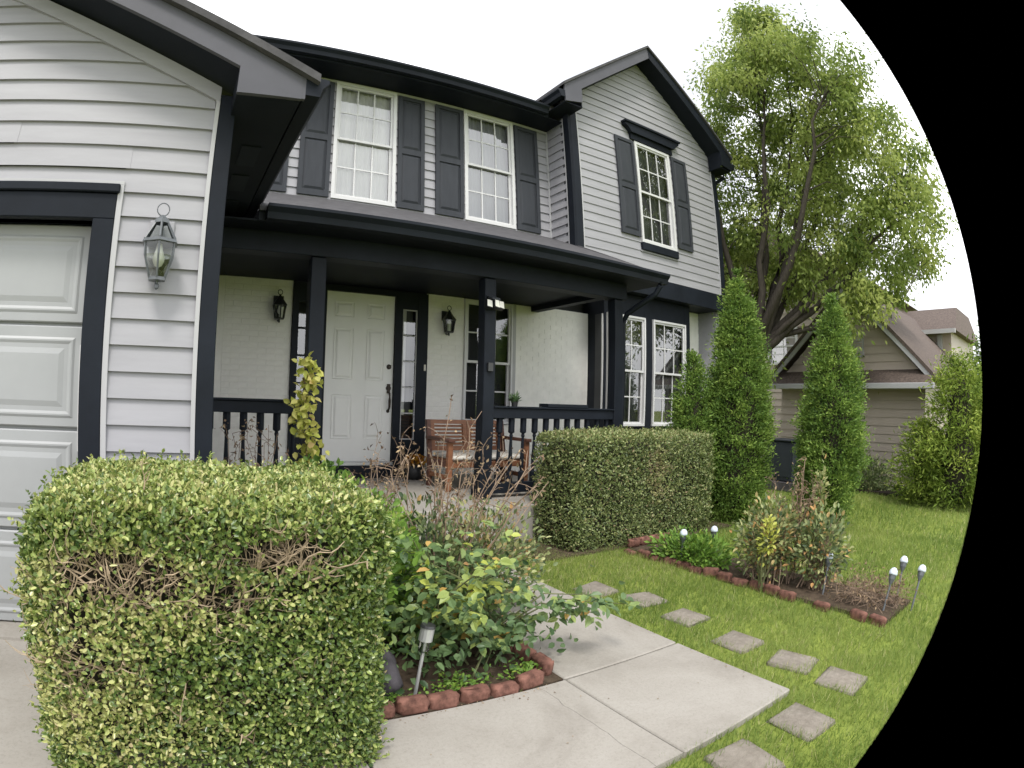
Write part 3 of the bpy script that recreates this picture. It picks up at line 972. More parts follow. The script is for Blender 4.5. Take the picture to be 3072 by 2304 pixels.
# --- porch: slab, step, posts, beam, ceiling, roof, railings
ps = MB().box(0.215, 5.0, 4.36, YW + 0.1, G - 0.05, FLOOR)
ps.build('porch_slab', M['concrete'], house, bevel=0.008)
MB().box(1.60, 2.75, 4.02, 4.358, G - 0.05, -1.10).build('porch_step', M['concrete'], house, bevel=0.008)
YP0, YP1 = 4.75, 4.88
BB = 1.215
for (a, b) in ((1.135, 1.272), (2.868, 2.998), (4.628, 4.76)):
    p = MB().box(a, b, YP0, YP1, FLOOR, BB - 0.002).build('post', M['dark'], house, bevel=0.006)
    MB().box(a - 0.012, b + 0.012, YP0 - 0.012, YP1 + 0.012, FLOOR + 0.001, FLOOR + 0.09).build('base_trim', M['dark'], p)
MB().box(0.215, 4.80, 4.72, 4.90, BB, 1.41).build('porch_beam', M['dark'], house, bevel=0.004)
MB().box(4.68, 4.80, 4.901, YW, BB + 0.06, 1.41).build('porch_beam', M['dark'], house)
MB().box(0.215, 4.68, 4.901, YW - 0.002, 1.345, 1.36).build('porch_ceiling', M['dark2'], house)
pr = MB().prism_x([(4.40, 1.47), (4.40, 1.515), (YM - 0.03, 2.40), (YM - 0.03, 2.36)], 0.60, 5.055)
pr.prism_x([(4.40, 1.47), (4.40, 1.515), (YB - 0.04, 2.175), (YB - 0.04, 2.13)], 5.0552, 5.13)
porch_roof = pr.build('porch_roof', M['shingle'], house)
MB().box(0.60, 5.11, 4.43, 4.45, 1.395, 1.485).build('fascia', M['dark'], porch_roof)
MB().box(0.215, 5.11, 4.451, 4.72, 1.395, 1.409).build('soffit', M['dark2'], porch_roof)
MB().prism_x([(4.43, 1.40), (4.43, 1.48), (YB - 0.05, 2.11), (YB - 0.05, 1.95), (4.9, 1.412), (4.9, 1.40)], 5.112, 5.128).build('gable_end', M['dark'], porch_roof)
MB().box(4.801, 5.11, 4.72, YB - 0.03, 1.396, 1.41).build('end_soffit', M['dark2'], porch_roof)
gutter_along_x(0.66, 5.12, 4.429, 1.395, porch_roof)
MB().tube([(5.0, 4.37, 1.41), (5.0, 4.37, 1.36), (4.97, 4.42, 1.27), (4.86, 4.64, 1.13), (4.815, 4.74, 1.06), (4.80, 4.80, 0.95), (4.80, 4.82, FLOOR + 0.1)], 0.034, 8).build('downspout', M['dark'], porch_roof)


def railing(x0, x1, first, step):
    r = MB().box(x0, x1, YP0 + 0.015, YP1 - 0.015, -0.155, -0.055)
    r.box(x0, x1, YP0 - 0.005, YP1 + 0.005, -0.054, -0.035)
    rail = r.build('railing', M['dark'], house, bevel=0.004)
    MB().box(x0, x1, YP0 + 0.03, YP1 - 0.03, -0.905, -0.80).build('bottom_rail', M['dark'], rail, bevel=0.004)
    prof = [(0.0245, 0), (0.0245, 0.10), (0.014, 0.115), (0.021, 0.15), (0.023, 0.22), (0.018, 0.32), (0.0135, 0.45), (0.020, 0.47), (0.014, 0.49), (0.0245, 0.505), (0.0245, 0.645)]
    bm_ = None
    x = first
    while x < x1 - 0.03:
        if bm_ is None:
            b = MB().lathe((0, 0, 0), [(r_ * (1.35 if i in (0, 1, 9, 10) else 1.0), z) for i, (r_, z) in enumerate(prof)], 8)
            bm_ = b.mesh('baluster')
            bm_.materials.append(M['dark'])
        o = link('baluster', bm_, None, rail)
        hl = wloc(house)
        o.location = (x - hl[0], (YP0 + YP1) / 2 - hl[1], -0.80 - hl[2])
        x += step


railing(0.215, 1.134, 0.325, 0.1435)
railing(2.999, 4.627, 3.108, 0.1455)
MB().box(3.66, 4.22, YP0 - 0.01, YP1 + 0.03, -0.0345, 0.002).build('rail_shelf', M['dark'], house, bevel=0.004)
MB().box(2.90, 2.955, YP0 - 0.03, YP0 - 0.001, 0.30, 0.38).build('sensor_box', M['lampmetal'], house)

# ------------------------------------------------------------------ lanterns, floodlight, bench, pots
def hexring(c, r, z, n=6, rot=0.0):
    return [(c[0] + r * math.cos(2 * math.pi * k / n + rot), c[1] + r * math.sin(2 * math.pi * k / n + rot), z) for k in range(n)]


def frustum(b, c, r0, z0, r1, z1, n=6, rot=0.0, cap=True):
    v = hexring(c, r0, z0, n, rot) + hexring(c, r1, z1, n, rot)
    f = [(k, (k + 1) % n, (k + 1) % n + n, k + n) for k in range(n)]
    if cap:
        f += [tuple(range(n - 1, -1, -1)), tuple(range(n, 2 * n))]
    return b.add(v, f)


def lantern(x, y, ztop, hgt, rad, wall_y, label, group, big=False):
    """hexagonal carriage lantern on a wall bracket"""
    zb = ztop - hgt
    t = thing('wall_lantern', label, 'lantern', (x, wall_y, zb), group)
    c = (x, y)
    n, rot = 6, math.pi / 6
    zc = zb + hgt * 0.50          # rim of the hood
    zt = zb + hgt * 0.76
    metal = M['lampgrey'] if big else M['lampmetal']
    hood = MB()
    frustum(hood, c, rad * 1.12, zc, rad * 1.04, zc + hgt * 0.04, n, rot)
    if big:
        for k in range(n):
            a0 = hexring(c, rad * 0.98, zc + hgt * 0.04, n, rot)[k]
            a1 = hexring(c, rad * 0.42, zt, n, rot)[k]
            hood.tube([a0, a1], 0.0065, 5)
        frustum(hood, c, rad * 0.50, zt, rad * 0.44, zt + hgt * 0.05, n, rot)
        frustum(hood, c, rad * 0.40, zt + hgt * 0.05, rad * 0.10, zt + hgt * 0.11, n, rot)
    else:
        frustum(hood, c, rad * 1.02, zc + hgt * 0.04, rad * 0.34, zt, n, rot)
        frustum(hood, c, rad * 0.38, zt, rad * 0.12, zt + hgt * 0.09, n, rot)
    hood.build('hood', metal, t)
    if big:
        hg = MB()
        frustum(hg, c, rad * 0.97, zc + hgt * 0.04, rad * 0.42, zt, n, rot, False)
        hg.build('hood_glass', M['glasslamp'], t)
    rbot = rad * (0.50 if big else 0.66)
    cage = MB()
    zlo = zb + hgt * 0.07
    for k in range(n):
        top = Vector(hexring(c, rad * 0.93, zc, n, rot)[k])
        mid = Vector(hexring(c, rad * (0.90 if big else 0.80), (zc + zlo) / 2 + hgt * 0.06, n, rot)[k])
        bot = Vector(hexring(c, rbot, zlo, n, rot)[k])
        cage.tube([top, mid, bot], 0.0055 if big else 0.008, 5)
    frustum(cage, c, rbot * 1.06, zlo - 0.012, rbot * 1.06, zlo + 0.004, n, rot)
    cage.build('cage', metal, t)
    gl = MB()
    frustum(gl, c, rbot * 0.97, zlo + 0.006, rad * 0.88, (zc + zlo) / 2 + hgt * 0.06, n, rot, False)
    frustum(gl, c, rad * 0.88, (zc + zlo) / 2 + hgt * 0.06, rad * 0.92, zc - 0.002, n, rot, False)
    gl.build('glass', M['glasslamp'], t)
    bb_ = MB()
    bb_.smooth = True
    s = hgt / 0.39
    bb_.lathe((x, y, zc - 0.115 * s), [(0.004, 0), (0.018 * s, 0.008 * s), (0.029 * s, 0.03 * s), (0.029 * s, 0.05 * s), (0.018 * s, 0.085 * s), (0.014 * s, 0.115 * s)], 14)
    bb_.build('bulb', M['bulb'], t)
    br = MB()
    br.tube([(x, wall_y - 0.02, zb + hgt * 0.02), (x, (y + wall_y) / 2, zb - hgt * 0.02), (x, y + 0.0, zb + 0.003), (x, y, zlo - 0.008)], [0.012, 0.010, 0.010, 0.012], 7)
    MB().tube([(x, wall_y - 0.012, zt), (x, y, zt + 0.02)], 0.009, 6).build('arm', metal, t)
    MB().lathe((x - 0.0, y, zb - 0.028), [(0.004, 0), (0.011, 0.008), (0.011, 0.022), (0.005, 0.034)], 8).build('finial', metal, t)
    br.build('bracket', metal, t)
    lp = MB()
    zr = zt + hgt * 0.10
    rr = hgt * 0.085
    lp.tube([(x + rr * 0.9 * math.sin(a), y, zr + rr + rr * -math.cos(a)) for a in np.linspace(0, 2 * math.pi, 17)], 0.0032 if big else 0.005, 5)
    lp.build('hanging_ring', metal, t)
    bpn = MB().box(x - rad * 0.72, x + rad * 0.72, wall_y - 0.022, wall_y + 0.0, zc + hgt * 0.0, zt + hgt * 0.10)
    bpn.build('back_plate', M['siding'] if big else metal, t, bevel=0.004)
    return t


lantern(-0.105, YG - 0.11, 0.914, 0.40, 0.088, YG - 0.006, 'large weathered carriage lantern with clear glass on the pale siding beside the garage door', 'wall lanterns', True)
lantern(1.175, YW - 0.11, 1.195, 0.345, 0.083, YW - 0.008, 'small black lantern on the white brick left of the front door', 'wall lanterns')
lantern(3.33, YW - 0.11, 1.19, 0.345, 0.083, YW - 0.008, 'small black lantern on the white brick between front door and porch window', 'wall lanterns')

# floodlight on the middle post
fl = thing('floodlight', 'three headed security floodlight on the porch post beside the bench', 'floodlight', (2.93, YP0, 0.95))
fb = MB()
fb.add([(2.885, YP0 - 0.004, 1.04), (2.975, YP0 - 0.004, 1.04), (2.99, YP0 - 0.09, 1.005), (2.90, YP0 - 0.09, 1.005),
        (2.885, YP0 - 0.004, 1.02), (2.975, YP0 - 0.004, 1.02), (2.99, YP0 - 0.09, 0.99), (2.90, YP0 - 0.09, 0.99)],
       [(0, 1, 2, 3), (7, 6, 5, 4), (0, 3, 7, 4), (1, 5, 6, 2), (3, 2, 6, 7), (0, 4, 5, 1)])
fb.box(2.90, 2.965, YP0 - 0.03, YP0 - 0.003, 0.90, 1.02)
fb.build('hood', M['shutter'], fl)
for (dx, dy, w) in ((-0.055, 0.0, 0.05), (0.012, -0.03, 0.042), (0.085, 0.005, 0.045)):
    x = 2.93 + dx
    y = YP0 - 0.075 + dy
    hd_ = MB().add([(x - w * .72, y - 0.012, 0.915), (x + w * .55, y - 0.012, 0.905), (x + w * .72, y + 0.012, 0.985), (x - w * .45, y + 0.012, 0.992),
                    (x - w * .72, y + 0.045, 0.90), (x + w * .55, y + 0.045, 0.893), (x + w * .72, y + 0.06, 0.99), (x - w * .45, y + 0.06, 0.995)],
                   [(0, 1, 2, 3), (7, 6, 5, 4), (0, 4, 5, 1), (3, 2, 6, 7), (0, 3, 7, 4), (1, 5, 6, 2)]).build('lamp_head', M['lampmetal'], fl)
    MB().add([(x - w * .66, y - 0.0155, 0.921), (x + w * .5, y - 0.0155, 0.911), (x + w * .66, y + 0.0075, 0.981), (x - w * .41, y + 0.0075, 0.987)], [(0, 1, 2, 3)]).build('lens', M['flood'], hd_)

# doorbell
MB().box(3.02, 3.045, YW - 0.062, YW - 0.046, 0.36, 0.44).build('doorbell', M['cushion'], house, bevel=0.004)

# bench
bn = thing('bench', 'reddish wooden slatted bench with cream cushion on the porch', 'bench', (3.28, 5.45, FLOOR))
X0, X1b, YF_, YBk = 2.77, 3.80, 5.24, 5.70
SEAT = -0.635
for x in (X0, X1b - 0.055):
    MB().box(x, x + 0.055, YF_, YF_ + 0.055, FLOOR, -0.43).build('leg', M['wood'], bn, bevel=0.004)
    MB().prism_x([(YBk, FLOOR), (YBk + 0.05, FLOOR), (YBk + 0.05, -0.65), (YBk + 0.14, -0.215), (YBk + 0.09, -0.215), (YBk, -0.65)], x, x + 0.045).build('leg', M['wood2'], bn)
    MB().box(x - 0.012, x + 0.062, YF_ - 0.03, YBk + 0.09, -0.43, -0.395).build('armrest', M['wood2'], bn, bevel=0.006)
    MB().box(x + 0.01, x + 0.04, YF_ + 0.056, YBk - 0.001, -0.83, -0.785).build('stretcher', M['wood'], bn)
    MB().box(x + 0.008, x + 0.045, YF_ + 0.056, YBk - 0.001, -0.70, -0.64).build('side_rail', M['wood2'], bn)
MB().box(X0 + 0.056, X1b - 0.056, YF_ + 0.008, YF_ + 0.045, -0.70, -0.64).build('front_rail', M['wood'], bn, bevel=0.004)
for k in range(6):
    y = YF_ + 0.05 + k * 0.075
    MB().box(X0 + 0.05, X1b - 0.05, y, y + 0.062, -0.640, -0.622).build('slat', M['wood'], bn)
cu = MB().box(X0 + 0.06, X1b - 0.06, YF_ + 0.005, YBk - 0.01, -0.621, -0.575)
cu.build('cushion', M['cushion'], bn, bevel=0.015)
by = lambda z: YBk + 0.02 + (z + 0.62) * 0.205
for (xa, xb) in ((X0 + 0.046, (X0 + X1b) / 2 - 0.002), ((X0 + X1b) / 2 + 0.002, X1b - 0.056)):
    for (za, zb2) in ((-0.262, -0.215), (-0.56, -0.51)):
        MB().prism_x([(by(za), za), (by(za) + 0.04, za), (by(zb2) + 0.04, zb2), (by(zb2), zb2)], xa, xb).build('back_rail', M['wood'], bn)
    for xx in (xa, xb - 0.05):
        MB().prism_x([(by(-0.51), -0.51), (by(-0.51) + 0.038, -0.51), (by(-0.262) + 0.038, -0.262), (by(-0.262), -0.262)], xx, xx + 0.05).build('back_stile', M['wood'], bn)
    for k in range(6):
        z = -0.498 + k * 0.04
        MB().prism_x([(by(z) + 0.01, z), (by(z) + 0.03, z), (by(z + .024) + 0.022, z + .024), (by(z + .024) + 0.004, z + .024)], xa + 0.051, xb - 0.051).build('back_slat', M['wood'], bn)

# flower pot by the door
fp = thing('flower_pot', 'dark pot with orange and yellow flowers beside the front door', 'flower pot', (2.83, 6.22, FLOOR))
pb = MB()
pb.smooth = True
pb.lathe((2.83, 6.22, FLOOR), [(0.075, 0), (0.11, 0.02), (0.13, 0.16), (0.12, 0.17), (0.10, 0.15)], 18)
pb.build('pot', M['pot'], fp)
n = 260
P = np.array([2.85, 6.20, FLOOR + 0.22]) + rnd_dir(n) * np.array([0.15, 0.10, 0.09]) * rng.random((n, 1)) ** .4
leaves('flowers', M['flower'], fp, P, rnd_dir(n) + [0, -.5, .5], rnd_dir(n), .035, .03, rng.random(n), 'oval', kind='stuff')
P = np.array([2.80, 6.22, FLOOR + 0.17]) + rnd_dir(n) * np.array([0.17, 0.13, 0.10]) * rng.random((n, 1)) ** .4
leaves('foliage', M['dead'], fp, P, rnd_dir(n) + [0, 0, .6], rnd_dir(n), .05, .018, rng.random(n), 'diamond', kind='stuff')

# small plant on the railing
rp_ = thing('potted_plant', 'small dark potted plant standing on the porch rail right of the post', 'potted plant', (3.283, 4.815, -0.035))
MB().lathe((3.283, 4.815, -0.0345), [(0.028, 0), (0.038, 0.05), (0.034, 0.05)], 12).build('pot', M['pot'], rp_)
n = 90
leaves('foliage', M['rose'], rp_, np.array([3.283, 4.815, 0.02]) + rng.normal(size=(n, 3)) * .012, rnd_dir(n) * [1, 1, .7] + [0, 0, .7], rnd_dir(n), rng.uniform(.04, .10, n), .018, rng.random(n) * .3, 'diamond', kind='stuff')

# ------------------------------------------------------------------ hedges
def rounded_surface(n, c, h, r, faces, bumps=0.028):
    """random points and normals on a rounded box; faces = weights for -x,+x,-y,+y,+z"""
    c, h = np.array(c), np.array(h)
    ar = np.array([h[1] * h[2], h[1] * h[2], h[0] * h[2], h[0] * h[2], h[0] * h[1]]) * np.array(faces)
    k = rng.choice(5, n, p=ar / ar.sum())
    p = rng.uniform(-1, 1, (n, 3)) * h
    ax = np.array([0, 0, 1, 1, 2])[k]
    sg = np.array([-1, 1, -1, 1, 1])[k]
    p[np.arange(n), ax] = sg * h[ax]
    inner = np.clip(p, -h + r, h - r)
    inner[:, 2] = np.clip(p[:, 2], -h[2], h[2] - r)
    d = unit(p - inner + 1e-6)
    s = inner + d * r
    w = (np.sin(s[:, 0] * 9 + s[:, 2] * 5) + np.sin(s[:, 1] * 11 + s[:, 0] * 6 + 1) + np.sin(s[:, 2] * 13 + s[:, 0] * 4 + 2)) / 3
    s = s + d * (w * bumps)[:, None]
    return s + c, d


def hedge(name, label, c, h, r, n, faces, mat, L, W, base, holes=(), sparse=(), toplit=0.0, core_in=0.05, depth=0.05):
    t = thing(name, label, 'hedge', (c[0], c[1], base))
    P, N = rounded_surface(n, c, h, r, faces)
    keep = np.ones(n, bool)
    tint = np.clip(rng.normal(.42, .21, n), 0, .9)
    for (hx, hz, rx, rz_, amt) in holes:
        q = ((P[:, 0] - hx) / rx) ** 2 + ((P[:, 2] - hz) / rz_) ** 2
        front = P[:, 1] < c[1] - h[1] + r * 1.1
        keep &= ~(front & (q < rng.uniform(.5, 1.4, n)) & (rng.random(n) < amt))
    for (hx, hz, rx, rz_, f) in sparse:
        q = ((P[:, 0] - hx) / rx) ** 2 + ((P[:, 2] - hz) / rz_) ** 2
        front = P[:, 1] < c[1] - h[1] + r * 1.1
        sel = front & (q < 1) & (rng.random(n) < f)
        tint[sel] = rng.uniform(.85, 1.0, sel.sum())
    top = np.clip((N[:, 2] - .25) * 1.3, 0, 1)  # upward-facing leaves get a paler tint: light from above put into leaf colour
    tint = np.clip(tint + top * toplit * rng.random(n), 0, .93 if toplit else 1)
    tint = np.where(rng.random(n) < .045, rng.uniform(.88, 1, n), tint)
    P, N, tint = P[keep], N[keep], tint[keep]
    n = len(P)
    P = P - N * (rng.random(n) ** 1.6 * depth)[:, None] + N * (rng.random(n) < .08)[:, None] * rng.uniform(0, .035, (n, 1))
    D = N * .55 + rnd_dir(n) * .85 + np.array([0, 0, .45])
    NN = N * .9 + rnd_dir(n) * .7 + np.array([0, 0, .25])
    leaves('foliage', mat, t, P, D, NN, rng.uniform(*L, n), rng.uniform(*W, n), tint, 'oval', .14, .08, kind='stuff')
    m = n // 160
    q = rng.integers(0, n, m)
    sd = unit(N[q] * .9 + rnd_dir(m) * .5 + np.array([0, 0, .6]))
    ln = rng.uniform(.02, .065, m)
    jj = np.repeat(np.arange(m), 9)
    f = np.tile(np.linspace(.1, 1, 9), m)[:, None]
    PS = P[q][jj] + sd[jj] * ln[jj][:, None] * f
    kk_ = len(jj)
    leaves('shoots', mat, t, PS, sd[jj] * .6 + rnd_dir(kk_) * .8, N[q][jj] + rnd_dir(kk_) * .6, rng.uniform(*L, kk_), rng.uniform(*W, kk_), np.clip(np.repeat(rng.uniform(.35, .85, m), 9) + rng.normal(0, .06, kk_), 0, .9), 'oval', .14, .08, kind='stuff')
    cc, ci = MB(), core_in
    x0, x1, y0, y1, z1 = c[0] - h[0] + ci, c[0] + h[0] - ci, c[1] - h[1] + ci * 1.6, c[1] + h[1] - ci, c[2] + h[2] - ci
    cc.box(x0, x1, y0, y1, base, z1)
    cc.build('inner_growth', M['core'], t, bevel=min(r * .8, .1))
    return t


def twig_bush(parent, spots, mat, name='twigs'):
    b = MB()
    for (p, d, l, r) in spots:
        p, d = Vector(p), Vector(d).normalized()
        pts, rs = [p], [r]
        q = p.copy()
        for k in range(4):
            d = (d + Vector((random.gauss(0, .28), random.gauss(0, .15), random.gauss(0, .25)))).normalized()
            q = q + d * l / 4
            pts.append(q.copy())
            rs.append(r * (1 - .17 * (k + 1)))
            if random.random() < .8:
                d2 = (d + Vector((random.gauss(0, .8), random.gauss(-.1, .4), random.gauss(0, .8)))).normalized()
                b.tube([q, q + d2 * l * .15, q + d2 * l * .3 + Vector((0, 0, .01))], [r * .55, r * .45, r * .25], 4, False)
        b.tube(pts, rs, 5, False)
    return b.build(name, mat, parent, kind='stuff', fix=False)


hl_ = hedge('boxwood_hedge', 'big boxy boxwood hedge with bare twiggy patches in the left foreground', (0.11, 2.03, -0.79), (0.575, 0.46, 0.49), 0.15, 98000,
            (1, 1, 1.3, .35, 1.5), M['hedge'], (.010, .026), (.007, .015), G,
            holes=[(-.15, -.53, .22, .075, .93), (.33, -.465, .17, .055, .97), (.16, -.60, .10, .06, .85), (-.28, -.82, .10, .09, .75), (-.33, -.68, .08, .10, .5), (.40, -.57, .13, .05, .55), (.25, -.93, .2, .04, .4)],
            sparse=[(-.18, -.60, .32, .18, .5), (-.28, -.90, .2, .24, .5), (-.15, -1.05, .32, .14, .35), (.3, -.6, .25, .12, .2)], toplit=.62, core_in=.10, depth=.085)
sp = []
for (hx, hz, rx, rz_, cnt) in ((-.15, -.53, .24, .085, 90), (.33, -.465, .17, .05, 60), (.16, -.60, .10, .06, 26), (-.28, -.84, .12, .12, 46), (.25, -.93, .25, .06, 18), (-.05, -.75, .4, .3, 40)):
    for k in range(cnt):
        x, z = min(.58, max(-.36, hx + random.gauss(0, rx * .6))), hz + random.gauss(0, rz_ * .7) - .06
        sp.append(((x, 1.57 + random.uniform(.03, .11), z), (random.gauss(0, .7), -.25, random.uniform(.3, 1.2)), random.uniform(.08, .19), random.choice([.0016, .002, .0028, .0045])))
twig_bush(hl_, sp, M['twig'])

hr_ = hedge('privet_hedge', 'clipped rectangular grey green hedge in front of the right porch railing', (4.28, 4.12, -0.78), (1.02, 0.36, 0.52), 0.10, 40000,
            (1, 1, 1.2, .3, 1.1), M['hedge2'], (.020, .034), (.010, .017), G,
            sparse=[(4.32, -.62, .16, .24, .5), (4.42, -.85, .2, .1, .3)], toplit=.40, core_in=.07, depth=.06)
sp = [((4.32 + random.gauss(0, .12), 3.80, -.62 + random.gauss(0, .14)), (random.gauss(0, .5), -.4, random.gauss(.6, .4)), random.uniform(.06, .13), .002) for k in range(60)]
twig_bush(hr_, sp, M['twig'])


# ------------------------------------------------------------------ arborvitae and conifers
def conifer(name, label, cat, x, y, base, height, prof, nclump, per, mat, L, W, group=None, lean=(0, 0), droop=0.15, upw=0.45, trunk=True, spread=.045, core_in=.075):
    """prof: [(rel height, radius)]"""
    t = thing(name, label, cat, (x, y, base), group)
    hs = np.array([p[0] for p in prof])
    rsd = np.array([p[1] for p in prof])
    # sample heights weighted by radius
    u = rng.random(nclump * 4)
    hcand = u
    rr = np.interp(hcand, hs, rsd)
    hcand = hcand[rng.random(len(rr)) < rr / rsd.max() + .05][:nclump]
    m = len(hcand)
    a = rng.uniform(0, 2 * np.pi, m)
    r = np.interp(hcand, hs, rsd) * (1 + .10 * np.sin(a * 3 + hcand * 17) + rng.normal(0, .115, m)) - .03
    C = np.stack([x + lean[0] * hcand + r * np.cos(a), y + lean[1] * hcand + r * np.sin(a), base + hcand * height], 1)
    O = np.stack([np.cos(a), np.sin(a), np.zeros(m)], 1)
    ctint = np.clip(rng.normal(.5, .22, m), .05, .95)
    i = np.repeat(np.arange(m), per)
    k = len(i)
    sc = np.minimum(1, np.interp(hcand, hs, rsd) / .18 + .35)[i][:, None]
    P = C[i] + rng.normal(size=(k, 3)) * np.array([spread, spread, spread * .75]) * sc + O[i] * rng.uniform(-.05, .05, (k, 1)) * sc
    D = O[i] * .8 + np.array([0, 0, upw]) + rnd_dir(k) * .75
    N = rnd_dir(k) + O[i] * .6
    tint = np.clip(ctint[i] + rng.normal(0, .12, k), 0, 1)
    leaves('foliage', mat, t, P, D, N, rng.uniform(*L, k), rng.uniform(*W, k), tint, 'diamond', .1, droop, kind='stuff')
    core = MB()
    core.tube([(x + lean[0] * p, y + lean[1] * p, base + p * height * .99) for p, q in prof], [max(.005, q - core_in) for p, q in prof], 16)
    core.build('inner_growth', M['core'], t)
    if trunk:
        MB().tube([(x, y, base - .05), (x, y, base + height * .12)], [.05, .045], 8).build('trunk', M['bark'], t)
    return t


ARB = [(0, .24), (.04, .30), (.15, .35), (.32, .37), (.5, .335), (.64, .28), (.76, .21), (.87, .13), (.95, .06), (1.0, .012)]
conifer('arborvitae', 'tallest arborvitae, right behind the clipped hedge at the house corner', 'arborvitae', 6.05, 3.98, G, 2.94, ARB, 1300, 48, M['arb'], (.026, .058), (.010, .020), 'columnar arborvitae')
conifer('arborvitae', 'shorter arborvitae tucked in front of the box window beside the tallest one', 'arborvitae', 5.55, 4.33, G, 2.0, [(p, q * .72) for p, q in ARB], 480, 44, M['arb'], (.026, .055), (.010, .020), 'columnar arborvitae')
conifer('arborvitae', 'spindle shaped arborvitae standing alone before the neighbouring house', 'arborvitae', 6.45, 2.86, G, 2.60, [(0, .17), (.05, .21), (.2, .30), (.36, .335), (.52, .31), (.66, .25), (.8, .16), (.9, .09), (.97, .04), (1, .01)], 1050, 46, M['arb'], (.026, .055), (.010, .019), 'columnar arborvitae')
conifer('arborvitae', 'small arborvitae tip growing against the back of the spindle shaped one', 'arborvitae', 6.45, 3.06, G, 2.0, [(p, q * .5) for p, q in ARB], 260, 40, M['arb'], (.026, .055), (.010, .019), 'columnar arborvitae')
EV = [(0, .25), (.1, .42), (.3, .50), (.5, .44), (.7, .40), (.85, .28), (.95, .15), (1, .03)]
conifer('evergreen_shrub', 'loose yellow green evergreen shrub at the neighbour house corner', 'shrub', 9.5, 1.88, G, 2.15, EV, 190, 60, M['conifer'], (.05, .12), (.014, .028), upw=.2, spread=.11, core_in=.22)
conifer('evergreen_shrub', 'low feathery evergreen leaning over the mulch below the neighbour siding', 'shrub', 9.55, 2.50, G, 1.15, [(0, .18), (.2, .32), (.5, .36), (.75, .26), (.95, .12), (1, .02)], 200, 28, M['conifer'], (.05, .12), (.014, .028), upw=.2, spread=.10, core_in=.2)
conifer('evergreen_tree', 'dark tall conifer at the far right beyond the neighbour shrubs', 'conifer', 10.6, 1.45, G, 2.9, [(p, q * 1.2) for p, q in ARB], 700, 26, M['arb'], (.06, .12), (.018, .034), spread=.1)

# ------------------------------------------------------------------ big deciduous tree
def crown_tree(name, label, base, axis, env, ncl, per, seed, forks, blocked=None, leafsize=1.0, sq=(1, 1), extra=()):
    """env: [(z, radius)]; leaf clusters fill the envelope, limbs reach every cluster"""
    rs = random.Random(seed)
    t = thing(name, label, 'tree', base)
    tr_ = MB()
    tr_.smooth = True
    zs = np.array([e[0] for e in env])
    rd = np.array([e[1] for e in env])
    fork = Vector((base[0] + .05, base[1] - .05, base[2] + forks))
    tr_.tube([(base[0], base[1], base[2] - .1), (base[0] + .03, base[1], base[2] + forks * .5), fork], [.21, .16, .15], 12, False)
    nodes = []
    for k in range(8 + len(extra)):
        a = 2 * math.pi * k / 8 + rs.uniform(-.3, .3)
        tilt = rs.choice([.15, .3, .45, .62])
        top = zs[-1] - rs.uniform(.5, 1.2) - tilt * 3.2
        p, r = fork.copy() - Vector((0, 0, rs.uniform(0, .35))), .085 * rs.uniform(.75, 1.1)
        e = Vector((axis[0] + math.cos(a) * tilt * 2.6, axis[1] + math.sin(a) * tilt * 2.6, top))
        if k >= 8:
            e = Vector(extra[k - 8])
            a, tilt = math.atan2(e.y - fork.y, e.x - fork.x), .3
            r *= .8
        m = 9
        pts, rr = [], []
        for q in range(m + 1):
            f = q / m
            pt = p.lerp(e, f) + Vector((rs.gauss(0, .06), rs.gauss(0, .06), 0)) * min(1, f * 3)
            pt += Vector((math.cos(a), math.sin(a), -.4)) * math.sin(math.pi * f) * .35 * tilt
            pts.append(pt)
            rr.append(r * (1 - .86 * f) + .006)
            if f > .12:
                nodes.append((pt, rr[-1]))
        tr_.tube(pts, rr, 7, False)
        for q in range(1, m):
            for f in (.2, .4, .6, .8):
                nodes.append((pts[q].lerp(pts[q + 1], f), rr[q + 1]))
    C = []
    while len(C) < ncl:
        z = rs.uniform(zs[0], zs[-1])
        R_ = float(np.interp(z, zs, rd))
        if rs.random() > R_ / rd.max():
            continue
        a, q = rs.uniform(0, 2 * math.pi), rs.random() ** .45
        R_ *= 1 + .14 * math.sin(3 * a + z * 1.3) + .08 * math.sin(7 * a + z * 2.1)
        p = Vector((axis[0] + R_ * q * math.cos(a) * sq[0], axis[1] + R_ * q * math.sin(a) * sq[1], z))
        if blocked and blocked(p):
            continue
        C.append(p)
    ND = np.array([tuple(p) for p, r in nodes])
    for c in C:
        d = np.linalg.norm((ND - np.array(c)) * [1, 1, 1.0], axis=1) + np.maximum(0, ND[:, 2] - c.z + .2) * .5 + rng.uniform(0, .35, len(ND))
        k = int(np.argmin(d))
        p, r = nodes[k]
        mid = p.lerp(c, .5) + Vector((0, 0, .12))
        tr_.tube([p, mid, c], [min(r * .6, .016), .009, .003], 5, False)
    tr_.build('trunk', M['bark'], t, fix=False)
    A = np.array([tuple(c) for c in C])
    m = len(A)
    i = np.repeat(np.arange(m), per)
    n = len(i)
    size = rng.uniform(.12, .26, m)
    ct = np.clip(rng.normal(.55, .22, m), 0, 1)
    g = rng.normal(size=(n, 3)) * np.array([.85, .85, .7]) * size[i][:, None]
    P = A[i] + g
    D = np.array([0, 0, -.7]) + rnd_dir(n) * .7 + g * 1.2
    N = rnd_dir(n) + np.array([0, 0, .5])
    tint = np.clip(ct[i] + rng.normal(0, .13, n), 0, 1)
    leaves('crown', M['tree'], t, P, D, N, rng.uniform(.065, .13, n) * leafsize, rng.uniform(.03, .055, n) * leafsize, tint, 'diamond', .12, .1, kind='stuff')
    return t


